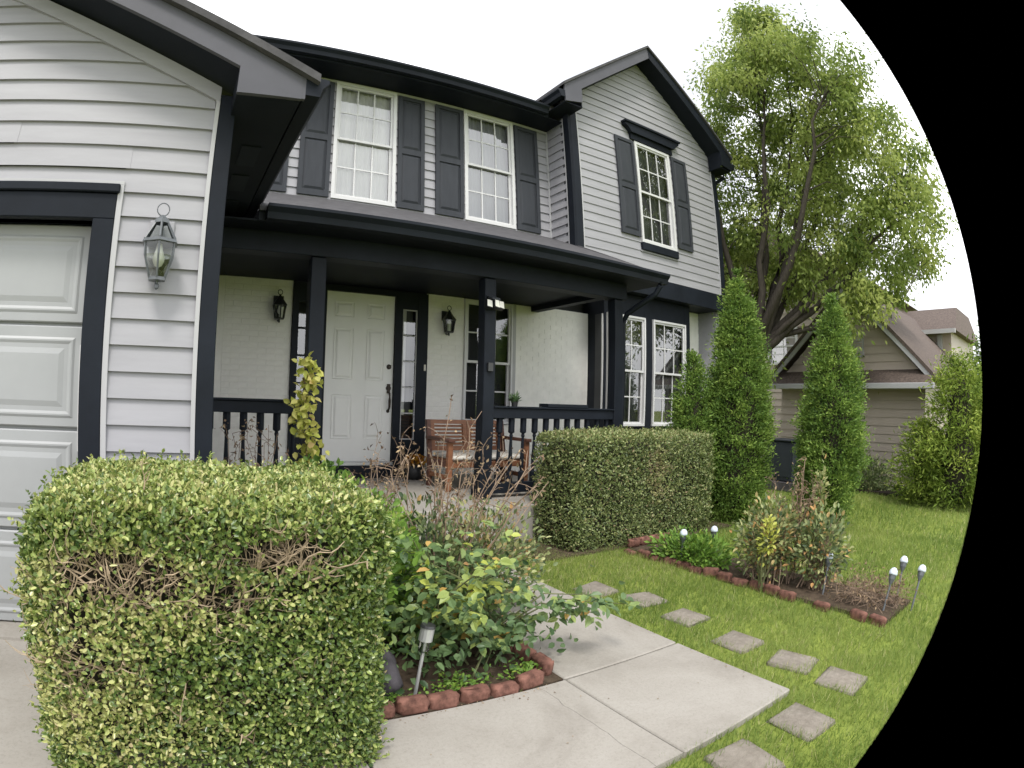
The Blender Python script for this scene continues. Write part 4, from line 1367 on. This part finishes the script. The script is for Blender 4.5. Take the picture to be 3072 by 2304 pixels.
def tree_block(p):
    if p.x < 9.15 and p.y > 5.3 and p.z < 6.35 - .757 * (p.x - 6.77):
        return True
    if p.x < 9.05 and p.y < 6.0 and p.z < 5.6:
        return True
    if p.x > 10.55 and p.z < 2.5:
        return True
    if p.z < 2.0 and 1.66 < p.x / p.y < 2.25:
        return True
    return p.z < 1.35 and p.y < 4.4


crown_tree('shade_tree', 'tall leafy green tree rising behind the right corner of the house', (9.18, 5.72, G), (9.9, 4.9),
           [(.5, .9), (1.3, 1.9), (2.3, 2.65), (3.3, 2.7), (4.6, 2.4), (5.6, 2.0), (6.5, 1.55), (7.3, 1.0), (7.9, .35)], 520, 160, 11, 2.5, tree_block, extra=[(10.5, 3.0, 2.0), (10.2, 3.7, 2.7), (10.9, 4.2, 3.2), (10.2, 2.9, 3.4), (9.6, 4.2, 2.4)])

# ------------------------------------------------------------------ neighbour house
nb = thing('neighbour_house', 'tan neighbouring house with brown shingle roofs beyond the side lawn', 'house', (12.5, 4.6, G))
NX = 11.0
nw = MB().box(NX + 0.03, NX + 4.5, 2.92, 6.1, G - .1, 0.60).build('wing_wall', M['siding_n'], nb)
siding(nw, NX, G + .02, 0.50, lambda z: 2.88, lambda z: 6.1, (), 'X', .15, M['siding_n'], .022)
gc, gz = 4.5, 2.16
ngw = MB().prism_x([(3.0, .76), (6.0, .76), (gc, gz)], NX + .03, NX + .08).build('wing_gable', M['siding_n'], nb)
siding(ngw, NX, .77, gz - .05, lambda z: 3.0 + (z - .76) * 1.5 / 1.4, lambda z: 6.0 - (z - .76) * 1.5 / 1.4, (), 'X', .15, M['siding_n'], .022)
MB().prism_x([(2.60, .46), (2.60, .48), (6.4, .48), (6.4, .46)], NX - .42, NX + .03).build('pent_soffit', M['siding_n'], nb)
pent = MB().add([(NX - .46, 2.58, .52), (NX - .46, 6.42, .52), (NX + .02, 6.1, .80), (NX + .02, 2.9, .80), (NX - .46, 2.58, .49), (NX - .46, 6.42, .49), (NX + .02, 6.1, .74), (NX + .02, 2.9, .74)],
                [(0, 3, 2, 1), (4, 5, 6, 7), (0, 1, 5, 4), (2, 3, 7, 6), (1, 2, 6, 5), (3, 0, 4, 7)]).build('pent_roof', M['shingle_n'], nb)
MB().box(NX - .55, NX - .462, 2.58, 6.42, .42, .52).build('gutter', M['channel'], pent, bevel=.01)
for s in (1, -1):
    yy = lambda d: gc + s * d
    MB().prism_x([(yy(1.85), gz + .16 - 1.85 * .93), (yy(1.85), gz + .24 - 1.85 * .93), (gc, gz + .24), (gc, gz + .16)], NX - .22, NX + 5.5).build('wing_roof', M['shingle_n'], nb)
    MB().prism_x([(yy(1.80), gz + .05 - 1.80 * .93), (yy(1.80), gz + .155 - 1.80 * .93), (gc, gz + .155), (gc, gz + .05)], NX - .21, NX - .17).build('rake_board', M['channel'], nb)
v = MB().box(NX - .05, NX - .02, 4.17, 4.42, 1.02, 1.46).build('gable_vent', M['channel'], nb)
for k in range(8):
    MB().box(NX - .062, NX - .051, 4.20, 4.39, 1.05 + k * .05, 1.075 + k * .05).build('louver', M['siding_n'], v)
n2 = MB().box(13.06, 19, 5.6, 9.5, G, 3.1).build('two_storey_wall', M['siding_n'], nb)
siding(n2, 13.03, -.4, 3.1, lambda z: 5.6, lambda z: 9.5, [(6.74, 7.62, 1.10, 1.98)], 'X', .17, M['siding_n'], .024)
window(6.74, 7.62, 1.10, 1.98, 13.0, nb, M['curtain3'], cols=2, axis='X')
MB().prism_x([(5.2, 3.1), (9.9, 3.1), (7.5, 4.6)], 12.7, 19.2).build('main_roof', M['shingle_n'], nb)
MB().box(15.5, 19, 3.3, 5.6, G, 1.95).build('rear_wall', M['siding_n'], nb)
MB().add([(15.2, 3.1, 1.95), (19, 3.1, 1.95), (19, 5.7, 1.95), (15.2, 5.7, 1.95), (17, 3.4, 2.75), (19, 3.4, 2.75), (19, 5.7, 2.75), (17, 5.7, 2.75)],
         [(0, 3, 2, 1), (4, 5, 6, 7), (0, 1, 5, 4), (1, 2, 6, 5), (2, 3, 7, 6), (3, 0, 4, 7)]).build('rear_roof', M['shingle_n'], nb)
MB().box(15.12, 15.2, 3.1, 5.7, 1.88, 1.98).build('rear_gutter', M['channel'], nb)
MB().box(15.42, 15.49, 3.55, 3.68, .3, 1.88).build('rear_downspout', M['channel'], nb)

# grey equipment cabinet behind the arborvitae
ac = thing('air_conditioner', 'dark grey air conditioning cabinet standing between the arborvitae', 'air conditioner', (9.25, 4.98, G))
MB().box(9.0, 9.55, 4.70, 5.30, G + .12, -.50).build('cabinet', M['acmetal'], ac, bevel=.02)
MB().box(8.98, 9.57, 4.68, 5.32, -.498, -.47).build('lid', M['acmetal'], ac, bevel=.01)
MB().box(8.92, 9.62, 4.62, 5.38, G - .02, G + .118).build('pad', M['rock'], ac)
MB().box(8.990, 8.999, 4.76, 5.24, G + .20, -.56).build('access_panel', M['acmetal'], ac)


# ------------------------------------------------------------------ leafy garden plants
def shrub(name, label, cat, c, rad, n, mat, L, W, tint, base, shape='oval', up=.4, group=None, stems=10, stemmat=None, flat=0.0, droop=.15):
    t = thing(name, label, cat, (c[0], c[1], base), group)
    d = rnd_dir(n)
    d[:, 2] = np.where(d[:, 2] < 0, d[:, 2] * .9, d[:, 2])
    r = rng.random((n, 1)) ** .38
    P = np.array(c) + d * np.array(rad) * r * (1 + .22 * np.sin(d[:, :1] * 7 + d[:, 1:2] * 5 + c[0] * 9))
    P[:, 2] = np.maximum(P[:, 2], base + .02)
    D = d * .7 + rnd_dir(n) * .6 + np.array([0, 0, up])
    N = np.array([0, -.35, .9]) + rnd_dir(n) * .7
    leaves('foliage', mat, t, P, D, N, rng.uniform(*L, n), rng.uniform(*W, n), np.clip(tint(n), 0, 1), shape, .12, droop, kind='stuff')
    b = MB()
    for k in range(stems):
        a = P[rng.integers(0, n)]
        s = Vector((c[0] + random.gauss(0, rad[0] * .22), c[1] + random.gauss(0, rad[1] * .22), base - .01))
        e = Vector(a)
        mid = (s + e) / 2 + Vector((random.gauss(0, .03), random.gauss(0, .03), abs(e.z - s.z) * .15))
        b.tube([s, mid, e], [.006, .0045, .002], 5, False)
    b.build('stems', stemmat or M['stem'], t, kind='stuff', fix=False)
    return t


nt_ = lambda m, s: (lambda n: rng.normal(m, s, n))

# rose bush in the front bed: big leaves are pieces of their own
rose = thing('rose_bush', 'leafy rose bush with yellow green new leaves behind the brick edging', 'shrub', (1.40, 2.25, G))
LV = []
for k in range(9):
    b = MB()
    V, F, kk = leaf_arrays(np.zeros((1, 3)), np.array([[1., 0, 0]]), np.array([[0, 0, 1.]]), 1.0, .62, 'oval', .13, .12)
    me = bpy.data.meshes.new('leaf')
    me.from_pydata([tuple(p) for p in V], [], [tuple(f) for f in F])
    a = me.attributes.new('tint', 'FLOAT', 'POINT')
    a.data.foreach_set('value', np.full(len(V), [.08, .2, .32, .45, .55, .68, .82, .92, .99][k], dtype=np.float32))
    me.materials.append(M['rose'])
    LV.append(me)


def leaf_object(p, d, nrm, size, k, parent, name='leaf'):
    o = link(name, LV[k], None, parent)
    d = Vector(d).normalized()
    s = d.cross(Vector(nrm)).normalized()
    n_ = s.cross(d)
    off = wloc(parent)
    m4 = Matrix((d, -s, n_)).transposed().to_4x4()
    o.matrix_local = Matrix.Translation((p[0] - off[0], p[1] - off[1], p[2] - off[2])) @ m4 @ Matrix.Scale(size, 4)
    return o


# canes of the rose carry sprays of five leaflets
stem_b = MB()
sprays = []
for k in range(31):
    s = Vector((1.32 + random.gauss(0, .10), 2.36 + random.gauss(0, .10), G))
    ang = random.uniform(0, 2 * math.pi)
    rr = random.uniform(.25, 1.0) ** .7
    e = Vector((1.36 + .50 * rr * math.cos(ang), 2.34 + .34 * rr * math.sin(ang), random.uniform(-1.12, -.55) - .15 * rr))
    mid = (s + e) / 2 + Vector((0, 0, .12))
    stem_b.tube([s, mid, e], [.006, .005, .0025], 5, False)
    for f in np.linspace(.35, 1.0, 7):
        p = s * (1 - f) ** 2 + mid * 2 * f * (1 - f) + e * f ** 2
        sprays.append((p, e - mid))
for (ex, ey, ez) in ((2.12, 1.98, -1.00), (2.02, 2.10, -1.07), (1.95, 1.98, -.92)):
    s, e = Vector((1.45, 2.3, G + .1)), Vector((ex, ey, ez))
    mid = (s + e) / 2 + Vector((0, 0, .13))
    stem_b.tube([s, mid, e], [.005, .004, .002], 5, False)
    for f in np.linspace(.45, 1.0, 8):
        sprays.append((s * (1 - f) ** 2 + mid * 2 * f * (1 - f) + e * f ** 2, e - mid))
stem_b.build('canes', M['stem'], rose, kind='stuff', fix=False)
cand = []
for (p, d) in sprays:
    side = Vector((random.gauss(0, 1), random.gauss(-.7, .7), random.gauss(.0, .5))).normalized()
    bright = math.exp(-(((p.x - 1.36) / .22) ** 2 + ((p.z + .84) / .18) ** 2)) * (1.0 if p.y < 2.4 else .4)
    for q in range(5):
        f = .35 + .65 * (q // 2) / 2
        perp = side.cross(Vector((0, 0, 1))).normalized() * (1 if q % 2 else -1) * (0 if q == 4 else 1)
        dd = (side * .5 + perp * .9 + Vector((0, 0, random.gauss(-.05, .25)))).normalized()
        pos = p + side * .075 * f
        sz = random.uniform(.042, .070)
        r_ = random.random()
        if r_ < bright * .85:
            tn = random.choice([6, 7, 7, 6])
        elif r_ > .97:
            tn = 8
        else:
            tn = random.choice([1, 2, 3, 3, 4, 4, 5, 5, 6])
        cand.append((pos, dd, Vector((random.gauss(0, .45), random.gauss(-.45, .4), 1)), sz, tn))
cand.sort(key=lambda c_: c_[0].y)
for c_ in cand[:290]:
    leaf_object(c_[0], c_[1], c_[2], c_[3], c_[4], rose)
rest = cand[290:]
tv = np.array([.08, .2, .32, .45, .55, .68, .82, .92, .99])
leaves('foliage', M['rose'], rose, np.array([c_[0] for c_ in rest]), np.array([c_[1] for c_ in rest]), np.array([c_[2] for c_ in rest]), np.array([c_[3] for c_ in rest]), np.array([c_[3] * .62 for c_ in rest]), tv[[c_[4] for c_ in rest]], 'oval', .13, .12, kind='stuff')
n = 1000
P = np.stack([rng.normal(1.30, .28, n), rng.uniform(1.99, 2.75, n), G + rng.random(n) ** .8 * .38], 1)
leaves('low_foliage', M['rose'], rose, P, rnd_dir(n) + [0, -.3, .2], rnd_dir(n) + [0, -.4, .9], rng.uniform(.035, .06, n), rng.uniform(.022, .036, n), np.clip(rng.normal(.3, .16, n), 0, .8), 'oval', .12, .12, kind='stuff')

shrub('perennial', 'light green leafy perennial behind the boxwood hedge and left of the walk', 'plant', (.98, 2.85, -.92), (.28, .60, .40), 3200, M['peren'], (.035, .065), (.018, .032), nt_(.45, .22), G, stems=40)
shrub('perennial', 'dark green leafy growth under the withered canes beside the walk', 'plant', (1.42, 3.0, -1.02), (.28, .5, .40), 1900, M['bedrose'], (.035, .06), (.018, .03), nt_(.35, .25), G, stems=40)
shrub('perennial', 'olive tinged leafy plant spreading from the bed over the right edge of the walk', 'plant', (1.80, 2.95, -1.0), (.40, .38, .36), 3000, M['bedrose'], (.03, .055), (.015, .026), nt_(.55, .25), G, stems=50, stemmat=M['cane'])
shrub('perennial', 'bright green bushy plant by the porch step, below the golden vine', 'plant', (1.10, 4.05, -.92), (.26, .24, .42), 1500, M['peren'], (.04, .07), (.03, .05), nt_(.25, .2), G, stems=30)
shrub('perennial', 'fresh green sprigs beside the porch step in front of the bench', 'plant', (1.52, 3.75, -1.02), (.16, .25, .32), 700, M['peren'], (.03, .055), (.016, .03), nt_(.5, .22), G, stems=26)

# golden vine up the left porch post
vn = thing('climbing_vine', 'golden yellow climbing vine in front of the left porch post', 'vine', (1.08, 4.40, G))
n = 330
hz = rng.random(n)
P = np.stack([1.04 + .035 * np.sin(hz * 9) + rng.normal(0, .05, n) * (1.1 - .35 * hz) + .05 * (1 - hz), 4.42 + rng.normal(0, .05, n), -.62 + hz * .93], 1)
leaves('foliage', M['vine'], vn, P, rnd_dir(n) + [0, -.3, -.1], rnd_dir(n) * .7 + [0, -.8, .5], rng.uniform(.045, .08, n), rng.uniform(.032, .055, n), np.clip(rng.normal(.26, .25, n), 0, 1), 'oval', .12, .15, kind='stuff')
MB().tube([(1.08, 4.42, G), (1.10, 4.43, -.8), (1.07, 4.42, -.3), (1.04, 4.42, .05), (1.03, 4.42, .30)], [.012, .011, .009, .007, .003], 6, False).build('stem', M['cane'], vn)

# withered canes
def canes(name, label, spots, leafn, group=None):
    x = np.mean([s[0][0] for s in spots])
    y = np.mean([s[0][1] for s in spots])
    t = thing(name, label, 'plant', (x, y, G), group)
    b = MB()
    pts_all = []
    for (s, e, r) in spots:
        s, e = Vector(s), Vector(e)
        pts = []
        m = 7
        for k in range(m + 1):
            f = k / m
            p = s.lerp(e, f) + Vector((random.gauss(0, .012), random.gauss(0, .012), .10 * math.sin(math.pi * f) * (e - s).length))
            pts.append(p)
            if f > .4:
                pts_all.append(p)
            if f > .45 and random.random() < .7:
                d = Vector((random.gauss(0, 1), random.gauss(0, .6), random.gauss(.5, .6))).normalized() * random.uniform(.05, .16)
                q = p + d
                b.tube([p, p + d * .6 + Vector((0, 0, .01)), q], [r * .5, r * .4, r * .25], 4, False)
                pts_all.append(q)
        b.tube(pts, [r * (1 - .55 * k / m) for k in range(m + 1)], 5, False)
    b.build('canes', M['cane'], t, kind='stuff', fix=False)
    A = np.array([tuple(p) for p in pts_all])
    n = leafn
    P = A[rng.integers(0, len(A), n)] + rng.normal(size=(n, 3)) * .018
    leaves('withered_leaves', M['dead'], t, P, rnd_dir(n) + [0, 0, -.4], rnd_dir(n), rng.uniform(.018, .045, n), rng.uniform(.008, .018, n), rng.random(n), 'diamond', .2, .2, kind='stuff')
    return t


sp = []
for k in range(30):
    sx, sy = random.gauss(1.52, .10), random.gauss(2.95, .12)
    sp.append(((sx, sy, G), (sx + random.gauss(.12, .26), sy + random.gauss(.1, .2), random.uniform(-.62, -.22)), random.uniform(.003, .0065)))
sp += [((1.48, 3.0, G), (1.70, 3.2, .03), .0055), ((1.55, 3.0, G), (1.90, 3.2, -.06), .005), ((1.56, 2.98, G), (2.30, 3.1, -.42), .007), ((1.58, 2.96, G), (2.38, 3.12, -.60), .006), ((1.55, 3.0, G), (2.12, 3.2, -.33), .006)]
canes('withered_shrub', 'withered brown canes standing in front of the bench', sp, 520)
sp = []
for k in range(13):
    sx, sy = random.gauss(1.28, .06), random.gauss(3.55, .08)
    sp.append(((sx, sy, G), (sx + random.uniform(-.25, .45), sy + random.gauss(.05, .12), random.uniform(-.55, -.22)), random.uniform(.0025, .004)))
canes('withered_shrub', 'thin branching dead stalks with seed heads before the white front door', sp, 260)
sp = [((.50 + .02 * k, 3.75, G), (.36 + .05 * k, 3.78, -.2 - .06 * (k % 3)), .004) for k in range(8)]
ev = canes('withered_shrub', 'grey green twigs rising behind the boxwood hedge by the left railing', sp, 200)

# shrubs of the side bed
shrub('rose_bush', 'left of two grey green rose bushes in the side bed, with orange tips', 'shrub', (4.04, 2.26, -.97), (.25, .28, .30), 1700, M['bedrose'], (.035, .055), (.018, .03), nt_(.58, .26), G, stems=50, stemmat=M['cane'])
shrub('rose_bush', 'right of two grey green rose bushes in the side bed, beside a path light', 'shrub', (4.18, 1.86, -.98), (.20, .22, .28), 1300, M['bedrose'], (.035, .055), (.018, .03), nt_(.52, .26), G, stems=50, stemmat=M['cane'])
shrub('perennial', 'yellow leaved sprig glowing low in the side bed bush', 'plant', (3.83, 2.16, -.93), (.05, .06, .17), 130, M['vine'], (.03, .05), (.018, .028), nt_(.12, .1), G, stems=8)
shrub('perennial', 'low bright green ground plants at the far end of the side bed', 'plant', (4.02, 3.0, -1.22), (.22, .42, .17), 1500, M['peren'], (.035, .07), (.018, .03), nt_(.4, .2), G, stems=20)
tl = shrub('perennial', 'pale silvery tall stem with leaves rising above the side bed roses', 'plant', (4.40, 2.02, -.62), (.05, .05, .26), 150, M['bedrose'], (.035, .05), (.018, .026), nt_(.72, .1), G, stems=8)
sp = [((4.25, 2.1, G), (4.25 + .02 * k, 2.12 + .03 * k, -.36 - .07 * k), .006) for k in range(4)] + [((random.gauss(4.18, .1), random.gauss(2.1, .1), G), (random.gauss(4.22, .15), random.gauss(2.12, .15), random.uniform(-.66, -.48)), .003) for k in range(16)]
canes('withered_shrub', 'dry brown stalks poking out of the side bed roses', sp, 320)
sp = [((random.uniform(3.95, 4.4), random.uniform(1.12, 1.62), G), (random.uniform(3.85, 4.45), random.uniform(1.0, 1.7), G + random.uniform(.06, .16)), .002) for k in range(80)]
canes('withered_shrub', 'flattened dead stalks at the near end of the side bed', sp, 420)
shrub('shrub', 'low grey green mounded shrub against the neighbour siding', 'shrub', (10.4, 3.85, G + .12), (.45, .55, .42), 2600, M['bedrose'], (.05, .09), (.02, .035), nt_(.4, .18), G, stems=20)

# ------------------------------------------------------------------ edging blocks, stepping stones, rocks, garden lights
def rough_block(name, lx, ly, lz, bev, seed, amp):
    b = MB().box(-lx / 2, lx / 2, -ly / 2, ly / 2, 0, lz)
    me = b.mesh(name)
    bm = bmesh.new()
    bm.from_mesh(me)
    bmesh.ops.recalc_face_normals(bm, faces=bm.faces)
    bmesh.ops.bevel(bm, geom=bm.edges[:], offset=bev, segments=3, affect='EDGES', profile=.5)
    r = random.Random(seed)
    for v_ in bm.verts:
        v_.co += Vector((r.gauss(0, amp), r.gauss(0, amp), r.gauss(0, amp * .6)))
    bm.to_mesh(me)
    bm.free()
    me.polygons.foreach_set('use_smooth', [True] * len(me.polygons))
    return me


EDG = [rough_block('edging_block', .142, .07, .08, .026, s, .0045) for s in range(3)]
STN = [rough_block('stepping_stone', .25, .25, .05, .018, s + 9, .004) for s in range(3)]


def place(name, me, mat, x, y, z, rot, label, cat, group, sc=(1, 1, 1)):
    o = link(name, me, mat, None, (x, y, z))
    o.rotation_euler = (random.gauss(0, .03), random.gauss(0, .03), rot)
    o.scale = sc
    return tag(o, label, cat, group)


k = 0
x = .77
ordn = ['first', 'second', 'third', 'fourth', 'fifth', 'sixth', 'seventh', 'eighth', 'ninth', 'tenth', 'eleventh', 'twelfth', 'thirteenth', 'fourteenth', 'fifteenth', 'sixteenth', 'seventeenth', 'eighteenth', 'nineteenth', 'twentieth']
while x < 1.66:
    place('edging_block', EDG[k % 3], M['terracotta'], x, 1.93 + random.gauss(0, .006), G - .022 + random.gauss(0, .008), random.gauss(0, .10), 'terracotta edging block along the front of the rose bed, %s from the boxwood hedge' % ordn[k], 'edging block', 'terracotta edging blocks')
    x += .149
    k += 1
for j in range(3):
    place('edging_block', EDG[j % 3], M['terracotta'], 1.655, 2.03 + j * .15, G - .01, math.pi / 2 + random.gauss(0, .06), 'terracotta edging block on the walk side of the rose bed, %s from its front corner' % ordn[j], 'edging block', 'terracotta edging blocks')
y = 1.16
k = 0
while y < 3.62:
    if k not in (2, 4):
        place('edging_block', EDG[k % 3], M['terracotta'], 3.83 + random.gauss(0, .015), y, G - .058 + random.gauss(0, .014), math.pi / 2 + random.gauss(0, .3), 'terracotta edging block along the lawn side of the side bed, %s from its near end' % ordn[k], 'edging block', 'terracotta edging blocks')
    y += .15
    k += 1
for j in range(4):
    place('edging_block', EDG[j % 3], M['terracotta'], 3.94 + j * .15, 3.66 + random.gauss(0, .01), G - .01, random.gauss(0, .1), 'terracotta block at the far end of the side bed, %s from the left' % ordn[j], 'edging block', 'terracotta edging blocks')

stones = [(2.80, 2.92, .1), (2.97, 2.58, -.15), (2.93, 2.17, .1), (2.86, 1.70, .05), (2.87, 1.31, .2), (2.85, .98, .05), (2.32, .93, .05), (1.86, .93, -.1)]
for j, (x, y, a) in enumerate(stones):
    nm = ['farthest square stepping stone beside the walk, nearest the clipped hedge', 'second stepping stone from the clipped hedge', 'third stepping stone from the clipped hedge', 'fourth stepping stone from the clipped hedge',
          'fifth stepping stone from the clipped hedge', 'sixth stepping stone, at the turn off the outer corner of the walk', 'stepping stone lying just below the outer corner of the walk', 'stepping stone at the lower edge of the picture below the walk'][j]
    place('stepping_stone', STN[j % 3], M['stone'], x, y, G - .068, a + random.gauss(0, .05), nm, 'paving stone', 'stepping stones', (1.0, 1.0, 1.0))


def rock(x, y, z, r, label, seed, sc=(1, 1, 1)):
    bm = bmesh.new()
    bmesh.ops.create_icosphere(bm, subdivisions=3, radius=r)
    rs = random.Random(seed)
    ph = [rs.uniform(0, 6) for _ in range(6)]
    for v_ in bm.verts:
        n_ = v_.co.normalized()
        k_ = 1 + .14 * math.sin(n_.x * 4 + ph[0]) + .12 * math.sin(n_.y * 5 + ph[1]) + .10 * math.sin(n_.z * 6 + n_.x * 3 + ph[2]) + .04 * math.sin(n_.x * 14 + ph[3])
        v_.co = Vector((v_.co.x * sc[0], v_.co.y * sc[1], v_.co.z * sc[2])) * k_
    me = bpy.data.meshes.new('rock')
    bm.to_mesh(me)
    bm.free()
    me.polygons.foreach_set('use_smooth', [True] * len(me.polygons))
    return tag(link('rock', me, M['rock'], None, (x, y, z)), label, 'rock', 'garden rocks')


rock(1.66, 3.32, G + .14, .17, 'dark grey boulder half hidden by canes at the left of the walk', 4, (.8, .8, 1.25))
rock(.86, 2.14, G + .07, .11, 'dark purple rock squeezed between boxwood hedge and rose bush', 8, (1, .9, .9))


def path_light(x, y, hgt, label, lean=(0, 0), style='white'):
    t = thing('path_light', label, 'garden light', (x, y, G), 'garden path lights')
    top = Vector((x + lean[0], y + lean[1], G + hgt))
    MB().tube([(x, y, G - .05), Vector((x, y, G)).lerp(top, .75)], .008, 8).build('stake', M['tin'] if style == 'tin' else M['lampgrey'], t)
    b = MB()
    q = Vector((x, y, G)).lerp(top, .62)
    ax = (top - Vector((x, y, G))).normalized()
    if style == 'tin':
        b.tube([q, q + ax * .01, q + ax * .075], [.016, .024, .027], 14)
        b.build('lens_cup', M['glasslamp'], t)
        b = MB()
        b.tube([q + ax * .055, q + ax * .115], [.030, .030], 14)
        b.build('collar', M['tin'], t)
        MB().tube([q + ax * .116, q + ax * .128], [.034, .030], 14).build('solar_cap', M['lampmetal'], t)
    else:
        b.tube([q, q + ax * .03, q + ax * .06], [.012, .026, .030], 12)
        b.build('lens_cup', M['lampgrey'], t)
        c = MB()
        c.smooth = True
        c.tube([q + ax * .058, q + ax * .07, q + ax * .09, q + ax * .105, q + ax * .11], [.033, .035, .030, .017, .002], 14)
        c.build('cap', M['lamphead'], t)
    return t


path_light(.97, 2.02, .36, 'metal solar path light with black cap in front of the rose bush', (.05, 0), 'tin')
path_light(3.90, 3.04, .27, 'pale capped path light at the far left of the side bed')
path_light(4.33, 3.02, .24, 'pale capped path light among low green plants near the clipped hedge')
path_light(4.06, 1.72, .30, 'pale capped path light leaning beside the side bed roses', (.08, .03))
path_light(4.04, 1.20, .27, 'pale capped path light at the near end of the side bed, left of three', (.10, .0))
path_light(4.42, 1.22, .28, 'pale capped path light at the near end of the side bed, farthest of three', (.10, .02))
path_light(4.27, 1.04, .27, 'pale capped path light at the near end of the side bed, rightmost of three', (.12, .0))

# ------------------------------------------------------------------ grass
def in_rects(P, rects):
    m = np.zeros(len(P), bool)
    for (x0, x1, y0, y1) in rects:
        m |= (P[:, 0] > x0) & (P[:, 0] < x1) & (P[:, 1] > y0) & (P[:, 1] < y1)
    return m


def grass(n, x0, x1, y0, y1, hh, ww, block, fall=None):
    P = np.stack([rng.uniform(x0, x1, n), rng.uniform(y0, y1, n), np.full(n, G - .04)], 1)
    keep = ~in_rects(P, block)
    for (sx, sy, a) in stones:
        keep &= ~((np.abs(P[:, 0] - sx) < .098 + rng.normal(0, .012, n)) & (np.abs(P[:, 1] - sy) < .098 + rng.normal(0, .012, n)))
    P = P[keep]
    n = len(P)
    patch = .5 + .25 * np.sin(P[:, 0] * 2.3 + np.sin(P[:, 1] * 1.7) * 1.5) + .25 * np.sin(P[:, 1] * 3.1 + P[:, 0] * .9 + 1)
    fine = .5 + .5 * np.sin(P[:, 0] * 11 + 3 * np.sin(P[:, 1] * 7)) * np.sin(P[:, 1] * 9 + 2)
    D = rnd_dir(n) * .55 + np.array([0, 0, 1.0])
    N = rnd_dir(n)
    h_ = rng.uniform(*hh, n) * (.75 + .5 * fine)
    tint = np.clip(.18 + .45 * patch + .12 * (fine - .5) + rng.normal(0, .15, n), 0, .93)
    dry = rng.random(n) < .05 + .10 * ((P[:, 0] > 2.5) & (P[:, 0] < 3.8) & (P[:, 1] > 2.7))
    tint[dry] = rng.uniform(.93, 1, dry.sum())
    return leaf_arrays(P, D, N, h_, rng.uniform(*ww, n), 'blade', 0, .25) + (tint,)


BLOCK = [(-.30, 2.485, 1.145, 1.89), (1.69, 2.485, 1.8, 4.4), (.55, 1.69, 1.9, 4.4), (3.865, 4.42, 1.12, 3.64), (3.2, 5.35, 3.76, 4.4), (.2, 5.0, 4.34, 7), (5.7, 8.62, 6.1, 9), (-9, -.30, -9, 3.2), (8.9, 9.65, 4.6, 5.4), (10, 12, .6, 5.2)]
parts = [grass(78000, 1.2, 4.0, .35, 4.3, (.035, .065), (.0028, .005), BLOCK), grass(60000, 4.0, 7.0, .2, 6.0, (.04, .075), (.004, .007), BLOCK), grass(45000, 7.0, 12.5, -.8, 7.5, (.05, .09), (.006, .011), BLOCK), grass(5000, -.30, .56, 1.89, 2.9, (.04, .07), (.003, .005), BLOCK)]
Vs, Fs, Ts, o_ = [], [], [], 0
for (V, F, kk, tint) in parts:
    Vs.append(V)
    Fs.append(F + o_)
    Ts.append(np.repeat(tint, kk))
    o_ += len(V)
gr = soup('grass', np.concatenate(Vs), np.concatenate(Fs), M['grass'], kind='stuff', tint=np.concatenate(Ts))
gr['label'] = 'short green lawn grass around the stepping stones and side bed'

n = 130
P = np.concatenate([np.stack([rng.uniform(.75, 1.7, 45), 1.88 - np.abs(rng.normal(0, .035, 45)), np.full(45, G + .003)], 1),
                    np.stack([2.5 - np.abs(rng.normal(0, .03, 35)), rng.uniform(1.15, 3.2, 35), np.full(35, G + .003)], 1),
                    np.stack([rng.uniform(.7, 2.5, 10), rng.uniform(1.14, 1.85, 10), np.full(10, G + .003)], 1),
                    np.stack([rng.uniform(2.6, 3.8, 40), rng.uniform(2.2, 3.7, 40), np.full(40, G + .0)], 1)])
D = rnd_dir(n) * [1, 1, .15]
lt = leaves('leaf_litter', M['dead'], None, P, D, rnd_dir(n) * .3 + [0, 0, 1], rng.uniform(.005, .016, n), rng.uniform(.004, .008, n), rng.random(n), 'diamond', .15, .05, kind='stuff')
lt['label'] = 'dry leaf bits scattered along the walk and lawn edges'

n = 900
P = np.stack([rng.uniform(.72, 1.64, n), 1.985 + np.abs(rng.normal(0, .07, n)), G + rng.random(n) * .04], 1)
P = P[rng.random(n) < .55 + .45 * np.sin(P[:, 0] * 17)]
n = len(P)
gc_ = leaves('ground_cover', M['peren'], None, P, rnd_dir(n) * [1, 1, .5] + [0, -.2, .5], rnd_dir(n) * .5 + [0, -.3, 1], rng.uniform(.012, .03, n), rng.uniform(.009, .018, n), np.clip(rng.normal(.4, .2, n), 0, 1), 'oval', .12, .1, kind='stuff')
gc_['label'] = 'small green weeds along the inside of the front edging blocks'
